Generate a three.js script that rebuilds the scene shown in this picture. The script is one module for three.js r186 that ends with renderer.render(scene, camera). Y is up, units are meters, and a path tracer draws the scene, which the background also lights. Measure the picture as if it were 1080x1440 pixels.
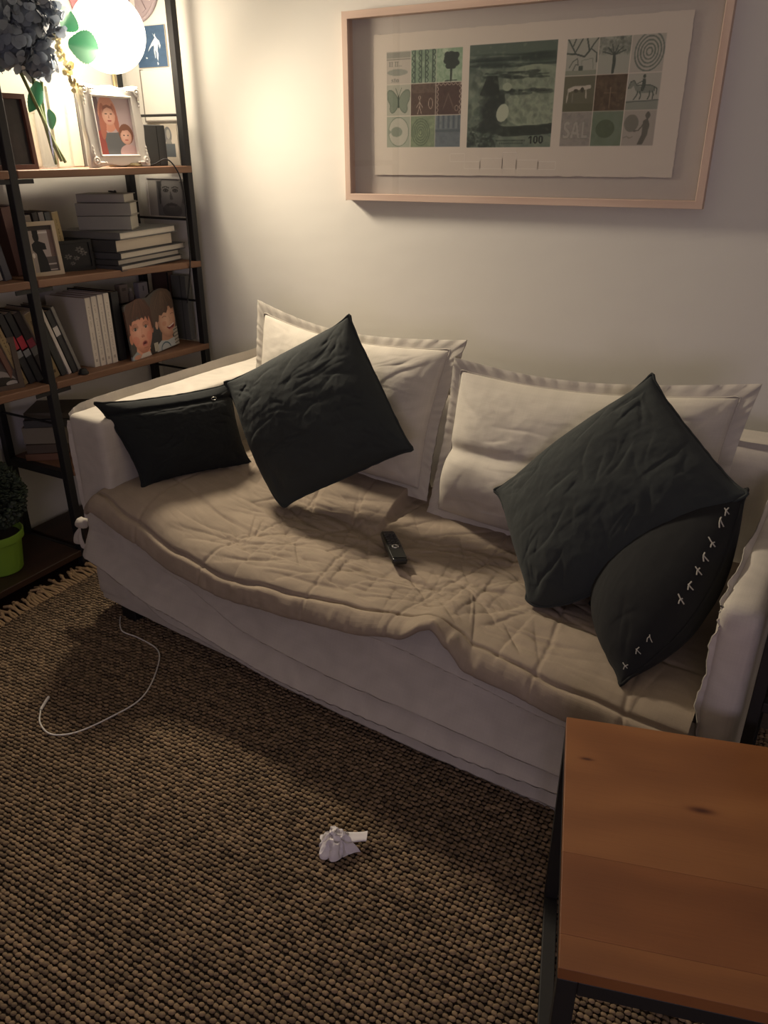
import * as THREE from 'three';
import { ImprovedNoise } from 'three/addons/math/ImprovedNoise.js';
import { RoundedBoxGeometry } from 'three/addons/geometries/RoundedBoxGeometry.js';
import { mergeGeometries } from 'three/addons/utils/BufferGeometryUtils.js';
import { RectAreaLightUniformsLib } from 'three/addons/lights/RectAreaLightUniformsLib.js';

// ------------------------------------------------------------------ camera, light, exposure
const scene = new THREE.Scene();
scene.background = new THREE.Color(0x000000);
const camera = new THREE.PerspectiveCamera(67.43, 1080 / 1440, 0.05, 30);
camera.position.set(0, 1.5, 0);
camera.lookAt(-0.4312, 1.5 - 0.4282, -0.7942);
const renderer = new THREE.WebGLRenderer({ antialias: true });
renderer.toneMapping = THREE.LinearToneMapping;
renderer.toneMappingExposure = 1.07;
renderer.shadowMap.enabled = true;
RectAreaLightUniformsLib.init();
const LAMP_POWER = 0.55, BEAM_POWER = 12, LAMP_COLOR = new THREE.Color().setRGB(1, 0.85, 0.64), GLOW = 2.2;
const TV_POWER = 5.4, TV_Y = 1.38, TV_COLOR = new THREE.Color().setRGB(0.86, 0.72, 0.95);

// ------------------------------------------------------------------ helpers
const V3 = (x, y, z) => new THREE.Vector3(x, y, z);
let seed = 7;
const rnd = () => { seed = (seed * 1664525 + 1013904223) >>> 0; return seed / 4294967296; };
const rr = (a, b) => a + (b - a) * rnd();
const pn = new ImprovedNoise();
const noise = (x, y, z = 0.37) => pn.noise(x + 31.3, y + 17.7, z + 5.1);
const fbm = (x, y, z = 0.37, o = 4) => { let s = 0, a = 1, t = 0; for (let i = 0; i < o; i++) { s += a * noise(x, y, z + i * 7.3); t += a; a *= 0.5; x *= 2.03; y *= 2.03; z *= 2.03; } return s / t; };
const sm = (a, b, x) => { const t = Math.min(1, Math.max(0, (x - a) / (b - a))); return t * t * (3 - 2 * t); };
const interp = (pts, x) => { // smooth interpolation through [x, y] pairs
  if (x <= pts[0][0]) return pts[0][1];
  for (let i = 1; i < pts.length; i++) if (x <= pts[i][0]) {
    const t = (x - pts[i - 1][0]) / (pts[i][0] - pts[i - 1][0]); const s = t * t * (3 - 2 * t) * 0.6 + t * 0.4;
    return pts[i - 1][1] + (pts[i][1] - pts[i - 1][1]) * s;
  }
  return pts[pts.length - 1][1];
};
const used = {};
const numbered = (n) => { if (!used[n]) { used[n] = 1; return n; } return n + '_' + String(used[n]++).padStart(3, '0'); };
function shadows(o) { o.traverse((c) => { if (c.isMesh) { c.castShadow = true; c.receiveShadow = true; } }); return o; }
function tag(o, label, category, group) { o.userData.label = label; o.userData.category = category; if (group) o.userData.group = group; return o; }
function thing(name, label, category, pos = [0, 0, 0], turn = 0, group) {
  const o = new THREE.Group(); o.name = numbered(name); o.position.set(...pos); o.rotation.y = turn; scene.add(o); return tag(o, label, category, group);
}
function part(name, geo, mat, parent) { const m = new THREE.Mesh(Array.isArray(geo) ? mergeGeometries(geo.map((g) => (g.index ? g.toNonIndexed() : g))) : geo, mat); m.name = name; m.castShadow = m.receiveShadow = true; parent.add(m); return m; }
function struct(name, geo, mat) { const m = part(name, geo, mat, scene); m.userData.kind = 'structure'; return m; }
const box = (w, h, d, x = 0, y = 0, z = 0) => new THREE.BoxGeometry(w, h, d).translate(x, y, z);
const rbox = (w, h, d, r, x = 0, y = 0, z = 0, s = 2) => new RoundedBoxGeometry(w, h, d, s, Math.min(r, w / 2.01, h / 2.01, d / 2.01)).translate(x, y, z);
function bar(a, b, w, d = w) { // square tube between two points
  const v = b.clone().sub(a), L = v.length(); const g = rbox(w, L, d, 0.003);
  g.applyQuaternion(new THREE.Quaternion().setFromUnitVectors(V3(0, 1, 0), v.normalize())); return g.translate((a.x + b.x) / 2, (a.y + b.y) / 2, (a.z + b.z) / 2);
}
function tube(pts, r, seg = 40, rs = 8, closed = false) { return new THREE.TubeGeometry(new THREE.CatmullRomCurve3(pts, closed, 'centripetal'), seg, r, rs, closed); }
function smooth(g) { // average normals of coincident vertices
  g.computeVertexNormals(); const p = g.attributes.position, n = g.attributes.normal, m = new Map();
  for (let i = 0; i < p.count; i++) { const k = Math.round(p.getX(i) * 2e4) + ',' + Math.round(p.getY(i) * 2e4) + ',' + Math.round(p.getZ(i) * 2e4); let e = m.get(k); if (!e) m.set(k, e = [0, 0, 0, []]); e[0] += n.getX(i); e[1] += n.getY(i); e[2] += n.getZ(i); e[3].push(i); }
  for (const e of m.values()) { const L = Math.hypot(e[0], e[1], e[2]) || 1; for (const i of e[3]) n.setXYZ(i, e[0] / L, e[1] / L, e[2] / L); }
  return g;
}
function softBox(w, h, d, r, step, disp) { // box with rounded edges, fine grid and a displacement
  const n = (a) => Math.max(2, Math.round(a / step)); const g = new THREE.BoxGeometry(w, h, d, n(w), n(h), n(d)); const p = g.attributes.position, uv = g.attributes.uv, q = V3(0, 0, 0), c = V3(0, 0, 0);
  const nr = g.attributes.normal;
  for (let i = 0; i < p.count; i++) {
    q.fromBufferAttribute(p, i);
    const ax = Math.abs(nr.getX(i)), ay = Math.abs(nr.getY(i));
    uv.setXY(i, ax > 0.5 ? q.z : q.x, ay > 0.5 ? q.z : q.y);
    c.set(THREE.MathUtils.clamp(q.x, -w / 2 + r, w / 2 - r), THREE.MathUtils.clamp(q.y, -h / 2 + r, h / 2 - r), THREE.MathUtils.clamp(q.z, -d / 2 + r, d / 2 - r));
    q.sub(c); if (q.lengthSq() > 1e-12) q.normalize().multiplyScalar(r); const nn = q.clone().normalize(); q.add(c);
    if (disp) q.addScaledVector(nn.lengthSq() ? nn : V3(nr.getX(i), nr.getY(i), nr.getZ(i)), disp(q.x, q.y, q.z));
    p.setXYZ(i, q.x, q.y, q.z);
  }
  return smooth(g);
}
function grid(nu, nv, fn, uvScale) { // surface fn(a, b) -> Vector3 with uv in metres
  const pos = new Float32Array((nu + 1) * (nv + 1) * 3), uv = new Float32Array((nu + 1) * (nv + 1) * 2), idx = [];
  for (let j = 0; j <= nv; j++) for (let i = 0; i <= nu; i++) {
    const k = j * (nu + 1) + i, v = fn(i / nu, j / nv); pos[k * 3] = v.x; pos[k * 3 + 1] = v.y; pos[k * 3 + 2] = v.z;
    uv[k * 2] = (i / nu) * uvScale[0]; uv[k * 2 + 1] = (j / nv) * uvScale[1];
    if (i < nu && j < nv) idx.push(k, k + 1, k + nu + 2, k, k + nu + 2, k + nu + 1);
  }
  const g = new THREE.BufferGeometry(); g.setAttribute('position', new THREE.BufferAttribute(pos, 3)); g.setAttribute('uv', new THREE.BufferAttribute(uv, 2)); g.setIndex(idx); g.computeVertexNormals(); return g;
}
// ------------------------------------------------------------------ textures
function canvasTex(w, h, draw, repeat) {
  const c = document.createElement('canvas'); c.width = w; c.height = h; draw(c.getContext('2d'), w, h);
  const t = new THREE.CanvasTexture(c); t.colorSpace = THREE.SRGBColorSpace; t.magFilter = THREE.LinearFilter; if (repeat) { t.wrapS = t.wrapT = THREE.RepeatWrapping; t.repeat.set(...repeat); } return t;
}
function dataTex(n, fn, repeat, srgb = false) {
  const d = new Uint8Array(n * n * 4);
  for (let y = 0; y < n; y++) for (let x = 0; x < n; x++) { const v = fn(x / n, y / n), k = (y * n + x) * 4; const a = Array.isArray(v) ? v : [v, v, v]; for (let i = 0; i < 3; i++) d[k + i] = Math.max(0, Math.min(255, a[i] * 255)); d[k + 3] = 255; }
  const t = new THREE.DataTexture(d, n, n); t.magFilter = THREE.LinearFilter; t.minFilter = THREE.LinearMipmapLinearFilter; t.generateMipmaps = true; t.wrapS = t.wrapT = THREE.RepeatWrapping; t.repeat.set(...repeat); if (srgb) t.colorSpace = THREE.SRGBColorSpace; t.needsUpdate = true; return t;
}
const tileNoise = (x, y, f, z) => { const a = x * Math.PI * 2, b = y * Math.PI * 2, r = f / (Math.PI * 2); return pn.noise(Math.cos(a) * r + z, Math.sin(a) * r + Math.cos(b) * r * 1.3, Math.sin(b) * r + z * 3); };
const threadA = Array.from({ length: 128 }, () => rnd()), threadB = Array.from({ length: 128 }, () => rnd());
const linenBump = dataTex(512, (x, y) => { // plain weave with slubs; tile = 12 cm
  const i = Math.floor(x * 96), j = Math.floor(y * 96), fx = Math.abs(Math.sin(x * 96 * Math.PI)), fy = Math.abs(Math.sin(y * 96 * Math.PI));
  return 0.35 + 0.3 * ((i + j) % 2 ? fx : fy) + 0.10 * (threadA[i] - 0.5) + 0.10 * (threadB[j] - 0.5) + 0.1 * tileNoise(x, y, 12, 2);
}, [8.3, 8.3]);
const linenTone = dataTex(256, (x, y) => { const v = 0.93 + 0.05 * tileNoise(x, y, 5, 1) + 0.012 * (threadA[Math.floor(x * 96)] - 0.5) + 0.012 * (threadB[Math.floor(y * 96)] - 0.5); return [v, v, v]; }, [4, 4], true);
const plasterBump = dataTex(512, (x, y) => 0.5 + 0.3 * tileNoise(x, y, 14, 4) + 0.25 * tileNoise(x, y, 50, 9), [1.1, 1.1]);
function woodTex(dark, light, stretch = 18, knots = []) {
  return dataTex(512, (x, y) => {
    const w = tileNoise(x, y, 2.2, 3) * 0.6; let yy = y;
    for (const [kx, ky, s] of knots) { const dx = (x - kx) / (s * 2.2), dy = (y - ky) / s, e = Math.exp(-(dx * dx + dy * dy)); yy += 0.25 * s * e * Math.sign(y - ky || 1); }
    const g = 0.5 + 0.5 * Math.sin((yy * stretch + w * 2.4) * Math.PI * 2 * 0.5 + 1.5 * tileNoise(x * 1, y, 3, 8)), f = tileNoise(x, y * 1, 4, 6) * 0.5 + 0.25 * pn.noise(x * 6, y * 160, 2);
    let t = Math.max(0, Math.min(1, 0.35 + 0.35 * g + 0.5 * f));
    for (const [kx, ky, s] of knots) { const dx = (x - kx) / (s * 0.55), dy = (y - ky) / (s * 0.3), e = Math.exp(-(dx * dx + dy * dy)); t -= 2.2 * e; }
    return [0, 1, 2].map((i) => dark[i] + (light[i] - dark[i]) * t);
  }, [1, 1], true);
}
const std = (o) => new THREE.MeshStandardMaterial({ roughness: 0.85, ...o });
const fabric = (color, bump = 0.0006, extra = {}) => new THREE.MeshPhysicalMaterial({ color, roughness: 0.95, map: linenTone, bumpMap: linenBump, bumpScale: bump, sheen: 0.15, sheenRoughness: 0.6, side: THREE.DoubleSide, ...extra });
const C = (r, g, b) => new THREE.Color().setRGB(r, g, b);
const M = {
  wall: std({ color: C(0.72, 0.70, 0.65), roughness: 0.9, bumpMap: plasterBump, bumpScale: 0.0015 }),
  ceiling: std({ color: C(0.75, 0.74, 0.71) }),
  white: fabric(C(0.66, 0.61, 0.53)), slip: fabric(C(0.62, 0.57, 0.50)),
  tan: fabric(C(0.375, 0.30, 0.225), 0.0008), dark: fabric(C(0.030, 0.036, 0.036), 0.0007, { sheen: 0.35, sheenColor: C(0.3, 0.33, 0.32) }), black: fabric(C(0.007, 0.0075, 0.008), 0.0004, { sheen: 0 }), blackgreen: fabric(C(0.008, 0.011, 0.012), 0.0005, { sheen: 0.05 }),
  steel: std({ color: C(0.022, 0.022, 0.024), roughness: 0.5, metalness: 0.4 }), steelBlack: std({ color: C(0.007, 0.0065, 0.0065), roughness: 0.6, metalness: 0 }),
  shelfWood: std({ map: woodTex([0.40, 0.28, 0.205], [0.55, 0.41, 0.315], 10), roughness: 0.55 }),
  floorWood: std({ map: woodTex([0.14, 0.09, 0.06], [0.24, 0.15, 0.1], 8), roughness: 0.5 }),
  frameWood: std({ map: woodTex([0.74, 0.63, 0.57], [0.83, 0.735, 0.67], 14), roughness: 0.6 }),
  paper: std({ color: C(0.62, 0.58, 0.5) }), page: std({ color: C(0.55, 0.47, 0.36) }), whitePaint: std({ color: C(0.74, 0.71, 0.66), roughness: 0.5 }),
  glass: new THREE.MeshPhysicalMaterial({ color: 0xffffff, roughness: 0.02, transmission: 1, thickness: 0, ior: 1.5 }),
};
M.glass.side = THREE.DoubleSide;

// ------------------------------------------------------------------ frames of reference
const SA = -4.4 * Math.PI / 180; // sofa stands slightly askew to the wall
const SOFA = V3(-2.0, 0, -1.565);
// sofa-local: +u right along the front, +v towards the back
const SU = V3(Math.cos(SA), 0, -Math.sin(SA)), SV = V3(-Math.sin(SA), 0, -Math.cos(SA));
const L2W = (u, y, v) => SOFA.clone().addScaledVector(SU, u).addScaledVector(SV, v).add(V3(0, y, 0));
const SHX = -2.315, SHZ = -1.40; // shelf front plane and the origin of s
const sp = (s, y, d) => [SHX - d, y, SHZ - s];
const BY = (k, s) => [1.437, 1.096 - 0.033 * (s - 0.4), 0.742 - 0.03 * (s - 0.4), 0.40, 0.075][k]; // board top heights
const XB = -2.685, ZB = -2.7, XR = 2.3, ZF = 2.2, YC = 2.55;

// ------------------------------------------------------------------ room shell
{
  const t = 0.12;
  struct('wall_back', box(XR - XB + 2 * t, YC + 0.1, t, (XR + XB) / 2, YC / 2, ZB - t / 2), M.wall);
  struct('wall_left', box(t, YC + 0.1, ZF - ZB, XB - t / 2, YC / 2, (ZF + ZB) / 2), M.wall);
  struct('wall_right', box(t, YC + 0.1, ZF - ZB, XR + t / 2, YC / 2, (ZF + ZB) / 2), M.wall);
  struct('wall_front', box(XR - XB + 2 * t, YC + 0.1, t, (XR + XB) / 2, YC / 2, ZF + t / 2), M.wall);
  struct('ceiling', box(XR - XB + 2 * t, t, ZF - ZB + 2 * t, (XR + XB) / 2, YC + t / 2, (ZF + ZB) / 2), M.ceiling);
  const fl = struct('floor', box(XR - XB + 2 * t, t, ZF - ZB + 2 * t, (XR + XB) / 2, -t / 2 - 0.018, (ZF + ZB) / 2), M.floorWood);
  const pw = 0.142; const n = Math.ceil((XR - XB) / pw);
  const pg = rbox(pw - 0.003, 0.018, ZF - ZB, 0.002, 0, -0.009, 0); const puv = pg.attributes.uv; for (let i = 0; i < puv.count; i++) { const z = pg.attributes.position.getZ(i), x = pg.attributes.position.getX(i); puv.setXY(i, z / 1.2, x / 0.6); }
  for (let i = 0; i < n; i++) { const p = part('floor_plank', pg, M.floorWood, fl); p.position.set(XB + pw * (i + 0.5), 0, (ZF + ZB) / 2); }
  struct('baseboard_back', rbox(XR - XB, 0.08, 0.014, 0.004, (XR + XB) / 2, 0.04, ZB + 0.007), M.whitePaint);
}

// ------------------------------------------------------------------ sofa
const seatY = (u, v) => {
  let y = 0.425 + 0.085 * sm(0.62, 0.2, u) * (0.75 + 0.25 * sm(0.6, 0.15, v));
  y += 0.05 * sm(0.922, 0.905, u) * sm(0.38, 0.62, v) * sm(0.2, 0.45, u);
  y -= 0.018 * Math.exp(-(((u - 1.02) / 0.3) ** 2) - (((v - 0.42) / 0.2) ** 2));
  y += 0.03 * Math.exp(-(((u - 1.36) / 0.06) ** 2) - (((v - 0.0) / 0.16) ** 2));
  return y;
};
{
  const sofa = thing('sofa', 'white slipcovered two seat sofa with low arms standing against the back wall', 'sofa', SOFA.toArray(), SA);
  const loc = (u, y, v) => V3(u, y, -v);
  // loose front cover with sagging horizontal folds; it wraps both corners
  const g1 = [[0, 0.262], [0.38, 0.183], [0.9, 0.11], [1.35, 0.115], [2.06, 0.15]], g2 = [[0, 0.225], [0.4, 0.116], [0.9, 0.06], [1.35, 0.05], [2.06, 0.075]], g3 = [[0, 0.35], [0.4, 0.29], [0.75, 0.215], [1.11, 0.193], [1.7, 0.19], [2.06, 0.2]], g4 = [[0, 0.39], [0.6, 0.38], [1.25, 0.351], [1.43, 0.337], [1.7, 0.314], [2.06, 0.32]];
  const groove = (y, y0, w, a) => { const x = (y - y0) / w; return x > 0 ? a * Math.exp(-x / 5.5) : x > -1 ? a * ((x + 1) ** 2 * 1.25 - 0.25) : -a * 0.25 * Math.exp((x + 1) / 3); };
  const side = 0.6, len = 2.05, tot = side * 2 + len;
  part('front_cover', grid(420, 170, (a, b) => {
    const s = a * tot; let u, v, nx, nv;
    if (s < side) { u = 0; v = side - s; nx = -1; nv = 0; } else if (s > side + len) { u = len; v = s - side - len; nx = 1; nv = 0; } else { u = s - side; v = 0; nx = 0; nv = -1; }
    const rc = 0.035; // round the corners
    if (u < rc && v < rc) { const dx = rc - u, dv = rc - v, L = Math.hypot(dx, dv) || 1; u = rc - (dx / L) * rc; v = rc - (dv / L) * rc; nx = -dx / L; nv = -dv / L; }
    if (u > len - rc && v < rc) { const dx = u - len + rc, dv = rc - v, L = Math.hypot(dx, dv) || 1; u = len - rc + (dx / L) * rc; v = rc - (dv / L) * rc; nx = dx / L; nv = -dv / L; }
    const hem = interp([[0, 0.072], [0.65, 0.04], [1.3, 0.004], [2.06, 0.004]], u) + 0.004 * noise(s * 6, 1.2), y = hem + (0.402 - hem) * (1 - b);
    const amp = nv < -0.5 ? 1 : 0.25;
    let d = amp * 1.35 * (groove(y, interp(g1, u), 0.011, 0.034) + groove(y, interp(g2, u), 0.010, 0.024 * sm(0.05, 0.4, u)) + groove(y, interp(g3, u), 0.012, 0.026 * sm(0.3, 0.9, u)) + groove(y, interp(g4, u), 0.010, 0.02 * sm(0.7, 1.2, u)));
    let lip = 0; for (const [gg, w, a2] of [[g1, 0.011, 1], [g2, 0.010, 0.7 * sm(0.05, 0.4, u)], [g3, 0.012, 0.8 * sm(0.3, 0.9, u)], [g4, 0.010, 0.6 * sm(0.7, 1.2, u)]]) { const x = (y - interp(gg, u)) / w; if (x > -1) lip += 0.020 * a2 * (x > 0 ? Math.exp(-x / 2) : x + 1); }
    d += 0.006 * fbm(s * 3, y * 9, 1.7) + 0.0025 * fbm(s * 26 - y * 20, y * 12, 3.3) - 0.03 * sm(0.30, 0.44, y) * (nv < -0.5 ? 1 : 0) - 0.004;
    return loc(u + nx * d, Math.max(y - lip * amp, 0.002), v + nv * d);
  }, [tot, 0.44]), M.slip, sofa);
  part('seat_base', softBox(1.99, 0.30, 0.93, 0.03, 0.06).translate(1.03, 0.235, -0.52), M.slip, sofa);
  const wob = (f, a) => (x, y, z) => a * fbm(x * f + 3, y * f, z * f, 3);
  part('arm', softBox(0.165, 0.66, 1.0, 0.022, 0.014, (x, y, z) => 0.007 * fbm(x * 5 + 3, y * 5, z * 5, 3) + 0.002 * fbm(y * 24, z * 9, x * 9)).translate(0.085, 0.412, -0.5), M.slip, sofa);
  part('arm', softBox(0.08, 0.70, 1.0, 0.028, 0.014, (x, y, z) => 0.004 * fbm(x * 5 + 8, y * 6, z * 4, 3) + 0.004 * noise(y * 3 - z * 6, z * 14, 2) * sm(0.0, -0.3, y) ).translate(2.014, 0.355, -0.5), M.slip, sofa);
  part('backrest', softBox(1.94, 0.66, 0.2, 0.05, 0.03, wob(4, 0.008)).translate(1.03, 0.42, -0.93), M.slip, sofa);
  // raw-edged flanges standing up along the seams
  const flange = (pts, dir, w, amp, sd, name = 'seam_flange') => {
    const c = new THREE.CatmullRomCurve3(pts, false, 'centripetal'), n = 160, th = 0.0035, D = V3(...dir).normalize();
    const ring = (t, k) => { const p = c.getPoint(t), tan = c.getTangent(t), side = V3(0, 0, 0).crossVectors(tan, D).normalize(); const ww = w * (1 + 0.18 * fbm(t * 8, sd)); const off = amp * fbm(t * 6.5, sd + 4) ; const q = p.clone().addScaledVector(D, [0, 1, 1, 0][k] * ww - 0.006).addScaledVector(side, ([1, 1, -1, -1][k] * th) / 2 + off * [0, 1, 1, 0][k]); return q; };
    const g = grid(n, 3, (a, b) => ring(a, Math.round(b * 3)), [c.getLength(), w * 2]); return part(name, g, M.slip, sofa);
  };
  flange([loc(0.014, 0.712, 0.012), loc(0.008, 0.728, 0.04), loc(0.005, 0.736, 0.12), loc(0.004, 0.739, 0.4), loc(0.004, 0.741, 0.7), loc(0.004, 0.742, 1.0)], [-0.22, 1, 0], 0.034, 0.016, 1.1);
  flange([loc(0.012, 0.37, 0.012), loc(0.010, 0.5, 0.010), loc(0.010, 0.67, 0.010), loc(0.013, 0.715, 0.012)], [-1, 0.15, 0.6], 0.022, 0.01, 2.3);
  flange([loc(1.982, 0.36, 0.012), loc(1.982, 0.5, 0.010), loc(1.981, 0.64, 0.012), loc(1.981, 0.69, 0.03)], [-0.5, 0, 1], 0.016, 0.02, 3.7);
  flange([loc(1.981, 0.688, 0.02), loc(1.98, 0.698, 0.15), loc(1.98, 0.70, 0.5), loc(1.98, 0.70, 1.0)], [-0.55, 0.8, 0], 0.017, 0.018, 5.1);
  flange([loc(0.1, 0.742, 0.85), loc(0.8, 0.744, 0.85), loc(1.5, 0.744, 0.85), loc(2.0, 0.742, 0.85)], [0, 1, 0.2], 0.022, 0.012, 6.2);
  // knotted cover ties at the left front corner
  const knot = softBox(0.044, 0.036, 0.036, 0.016, 0.006, (x, y, z) => 0.006 * noise(x * 60, y * 60, z * 60)).translate(-0.016, 0.352, 0.0);
  part('cover_tie', knot, M.slip, sofa);
  part('cover_tie', grid(24, 24, (a, b) => { const an = (a - 0.5) * 1.25, r = 0.008 + 0.078 * b * (1 + 0.08 * Math.sin(a * 9)); return V3(-0.020 + Math.sin(an - 0.2) * r * 0.75, 0.342 - Math.cos(an - 0.2) * r, 0.008 + 0.006 * Math.sin(a * 13) * b + 0.008 * Math.sin(b * 3)); }, [0.1, 0.1]), M.slip, sofa);
  for (const [u, v] of [[0.13, 0.05], [1.92, 0.1], [0.16, 0.9], [1.92, 0.9]]) part('leg', rbox(0.07, 0.11, 0.07, 0.006, u, 0.055, -v), M.steelBlack, sofa);
}

// ------------------------------------------------------------------ quilt over the seat
{
  const edgeY = [[0.08, 0.46], [0.12, 0.452], [0.314, 0.398], [0.49, 0.338], [0.69, 0.317], [0.884, 0.333], [1.128, 0.362], [1.281, 0.397], [1.37, 0.452], [1.42, 0.418], [1.472, 0.375], [1.575, 0.366], [1.717, 0.346], [1.96, 0.335]];
  const back = [[0.1, 0.3], [0.2, 0.72], [0.9, 0.74], [1.96, 0.74]];
  const creases = [];
  for (let i = 0; i < 400; i++) { const mid = rnd() < 0.68; const u = mid ? rr(0.5, 1.62) : rr(0.18, 1.9), v = mid ? rr(0.02, 0.5) : rr(0.02, 0.7); const an = rnd() < 0.62 ? rr(-0.45, 0.35) : rr(-1.6, 1.6), l = rr(0.04, 0.2) ; creases.push([u, v, Math.cos(an), Math.sin(an), l, (rnd() < 0.5 ? -1 : 1) * rr(0.0025, 0.005), (mid ? 1 : 0.6) * rr(0.0012, 0.0042)]); }
  creases.push([1.44, 0.12, 0.5, 0.86, 0.14, 0.008, 0.005], [1.02, 0.42, 0.97, 0.2, 0.12, 0.012, 0.009], [0.95, 0.36, 0.99, -0.1, 0.14, 0.01, 0.008], [0.7, 0.2, 0.85, 0.5, 0.14, 0.008, 0.006]);
  const wrinkle = (u, v) => {
    let h = 0;
    for (const [cu, cv, dx, dv, l, w, a] of creases) { const x = u - cu, y = v - cv; if (Math.abs(x) > l + 0.09 || Math.abs(y) > l + 0.09) continue; const t = x * dx + y * dv; if (Math.abs(t) > l) continue; const n = -x * dv + y * dx + 0.006 * Math.sin(t * 13 + cu * 40); const k = 1 - (t / l) ** 2, q = n / w; if (q < -6 || q > 16) continue; h += 1.65 * a * k * (q < 0 ? -Math.exp(q * 0.9) : -Math.exp(-q * 0.22)); }
    const cal = 0.35 + 0.65 * Math.exp(-(((u - 1.0) / 0.6) ** 2));
    h += 0.006 * fbm(u * 7, v * 9, 2.1) + cal * (0.0032 * fbm(u * 9 + v * 6, v * 26 + u * 5, 8.2, 4));
    for (const q of [0.31, 0.62, 0.95, 1.28, 1.6, 1.86]) h -= 0.0035 * Math.exp(-(((u - q - 0.03 * Math.sin(v * 7 + q * 9)) / 0.006) ** 2));
    for (const q of [0.19, 0.42, 0.65]) h -= 0.0035 * Math.exp(-(((v - q - 0.025 * Math.sin(u * 5 + q * 8)) / 0.008) ** 2));
    return h;
  };
  const NU = 620, NV = 250, SE = 0.93; // the last rows roll the hem under
  const q = thing('quilt', 'crumpled tan quilted linen throw spread over the whole sofa seat', 'blanket', SOFA.toArray(), SA);
  const prof = (u) => { const pts = []; const vb = interp(back, u), ye = interp(edgeY, u); const y0 = seatY(u, 0.10);
    for (let i = 0; i <= 40; i++) { const v = vb + (0.10 - vb) * (i / 40); pts.push([v, seatY(u, v)]); }
    const c1 = [-0.045, y0 + 0.004], e = [-0.05, ye + 0.012];
    for (let i = 1; i <= 14; i++) { const t = i / 14; const a = (1 - t) ** 2, b = 2 * t * (1 - t), c = t * t; pts.push([0.10 * a + c1[0] * b + e[0] * c, y0 * a + c1[1] * b + e[1] * c]); }
    const L = [0]; for (let i = 1; i < pts.length; i++) L.push(L[i - 1] + Math.hypot(pts[i][0] - pts[i - 1][0], pts[i][1] - pts[i - 1][1])); return { pts, L, T: L[L.length - 1] }; };
  const cache = {};
  const surf = (a, b) => {
    const u = 0.085 + 1.885 * a; const P = cache[u] || (cache[u] = prof(u)); const s = Math.min(1, b / SE) * P.T; let i = 1; while (i < P.L.length - 1 && P.L[i] < s) i++;
    const t = (s - P.L[i - 1]) / (P.L[i] - P.L[i - 1]), A = P.pts[i - 1], B = P.pts[i]; let v = A[0] + (B[0] - A[0]) * t, y = A[1] + (B[1] - A[1]) * t; let tv = B[0] - A[0], ty = B[1] - A[1]; const tl = Math.hypot(tv, ty); tv /= tl; ty /= tl; let nv = ty, ny = -tv; // outward normal
    const fromEdge = P.T - s; let h = wrinkle(u, P.T > 0 ? (fromEdge - 0.08) : v) + 0.012;
    const seam = 0.052 + 0.006 * noise(u * 9, 3.3);
    h += -0.009 * Math.exp(-(((fromEdge - seam) / 0.0045) ** 2)) + 0.006 * sm(seam, seam * 0.7, fromEdge) + 0.003 * noise(u * 55, 7.7) * sm(seam, 0.01, fromEdge);
    h *= sm(0, 0.03, a) * 0.8 + 0.2;
    v += nv * h; y += ny * h;
    if (b > SE) { const an = ((b - SE) / (1 - SE)) * Math.PI * 1.25, r = 0.013; const cx = v - nv * r, cy = y - ny * r; const e1v = nv, e1y = ny; v = cx + (e1v * Math.cos(an) + tv * Math.sin(an)) * r; y = cy + (e1y * Math.cos(an) + ty * Math.sin(an)) * r; }
    if (a < 0.03) y -= 0.03 * (1 - a / 0.03) ** 2;
    return V3(u, y, -v);
  };
  part('quilt_cloth', grid(NU, NV, surf, [1.88, 0.9]), M.tan, q);
}

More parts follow.
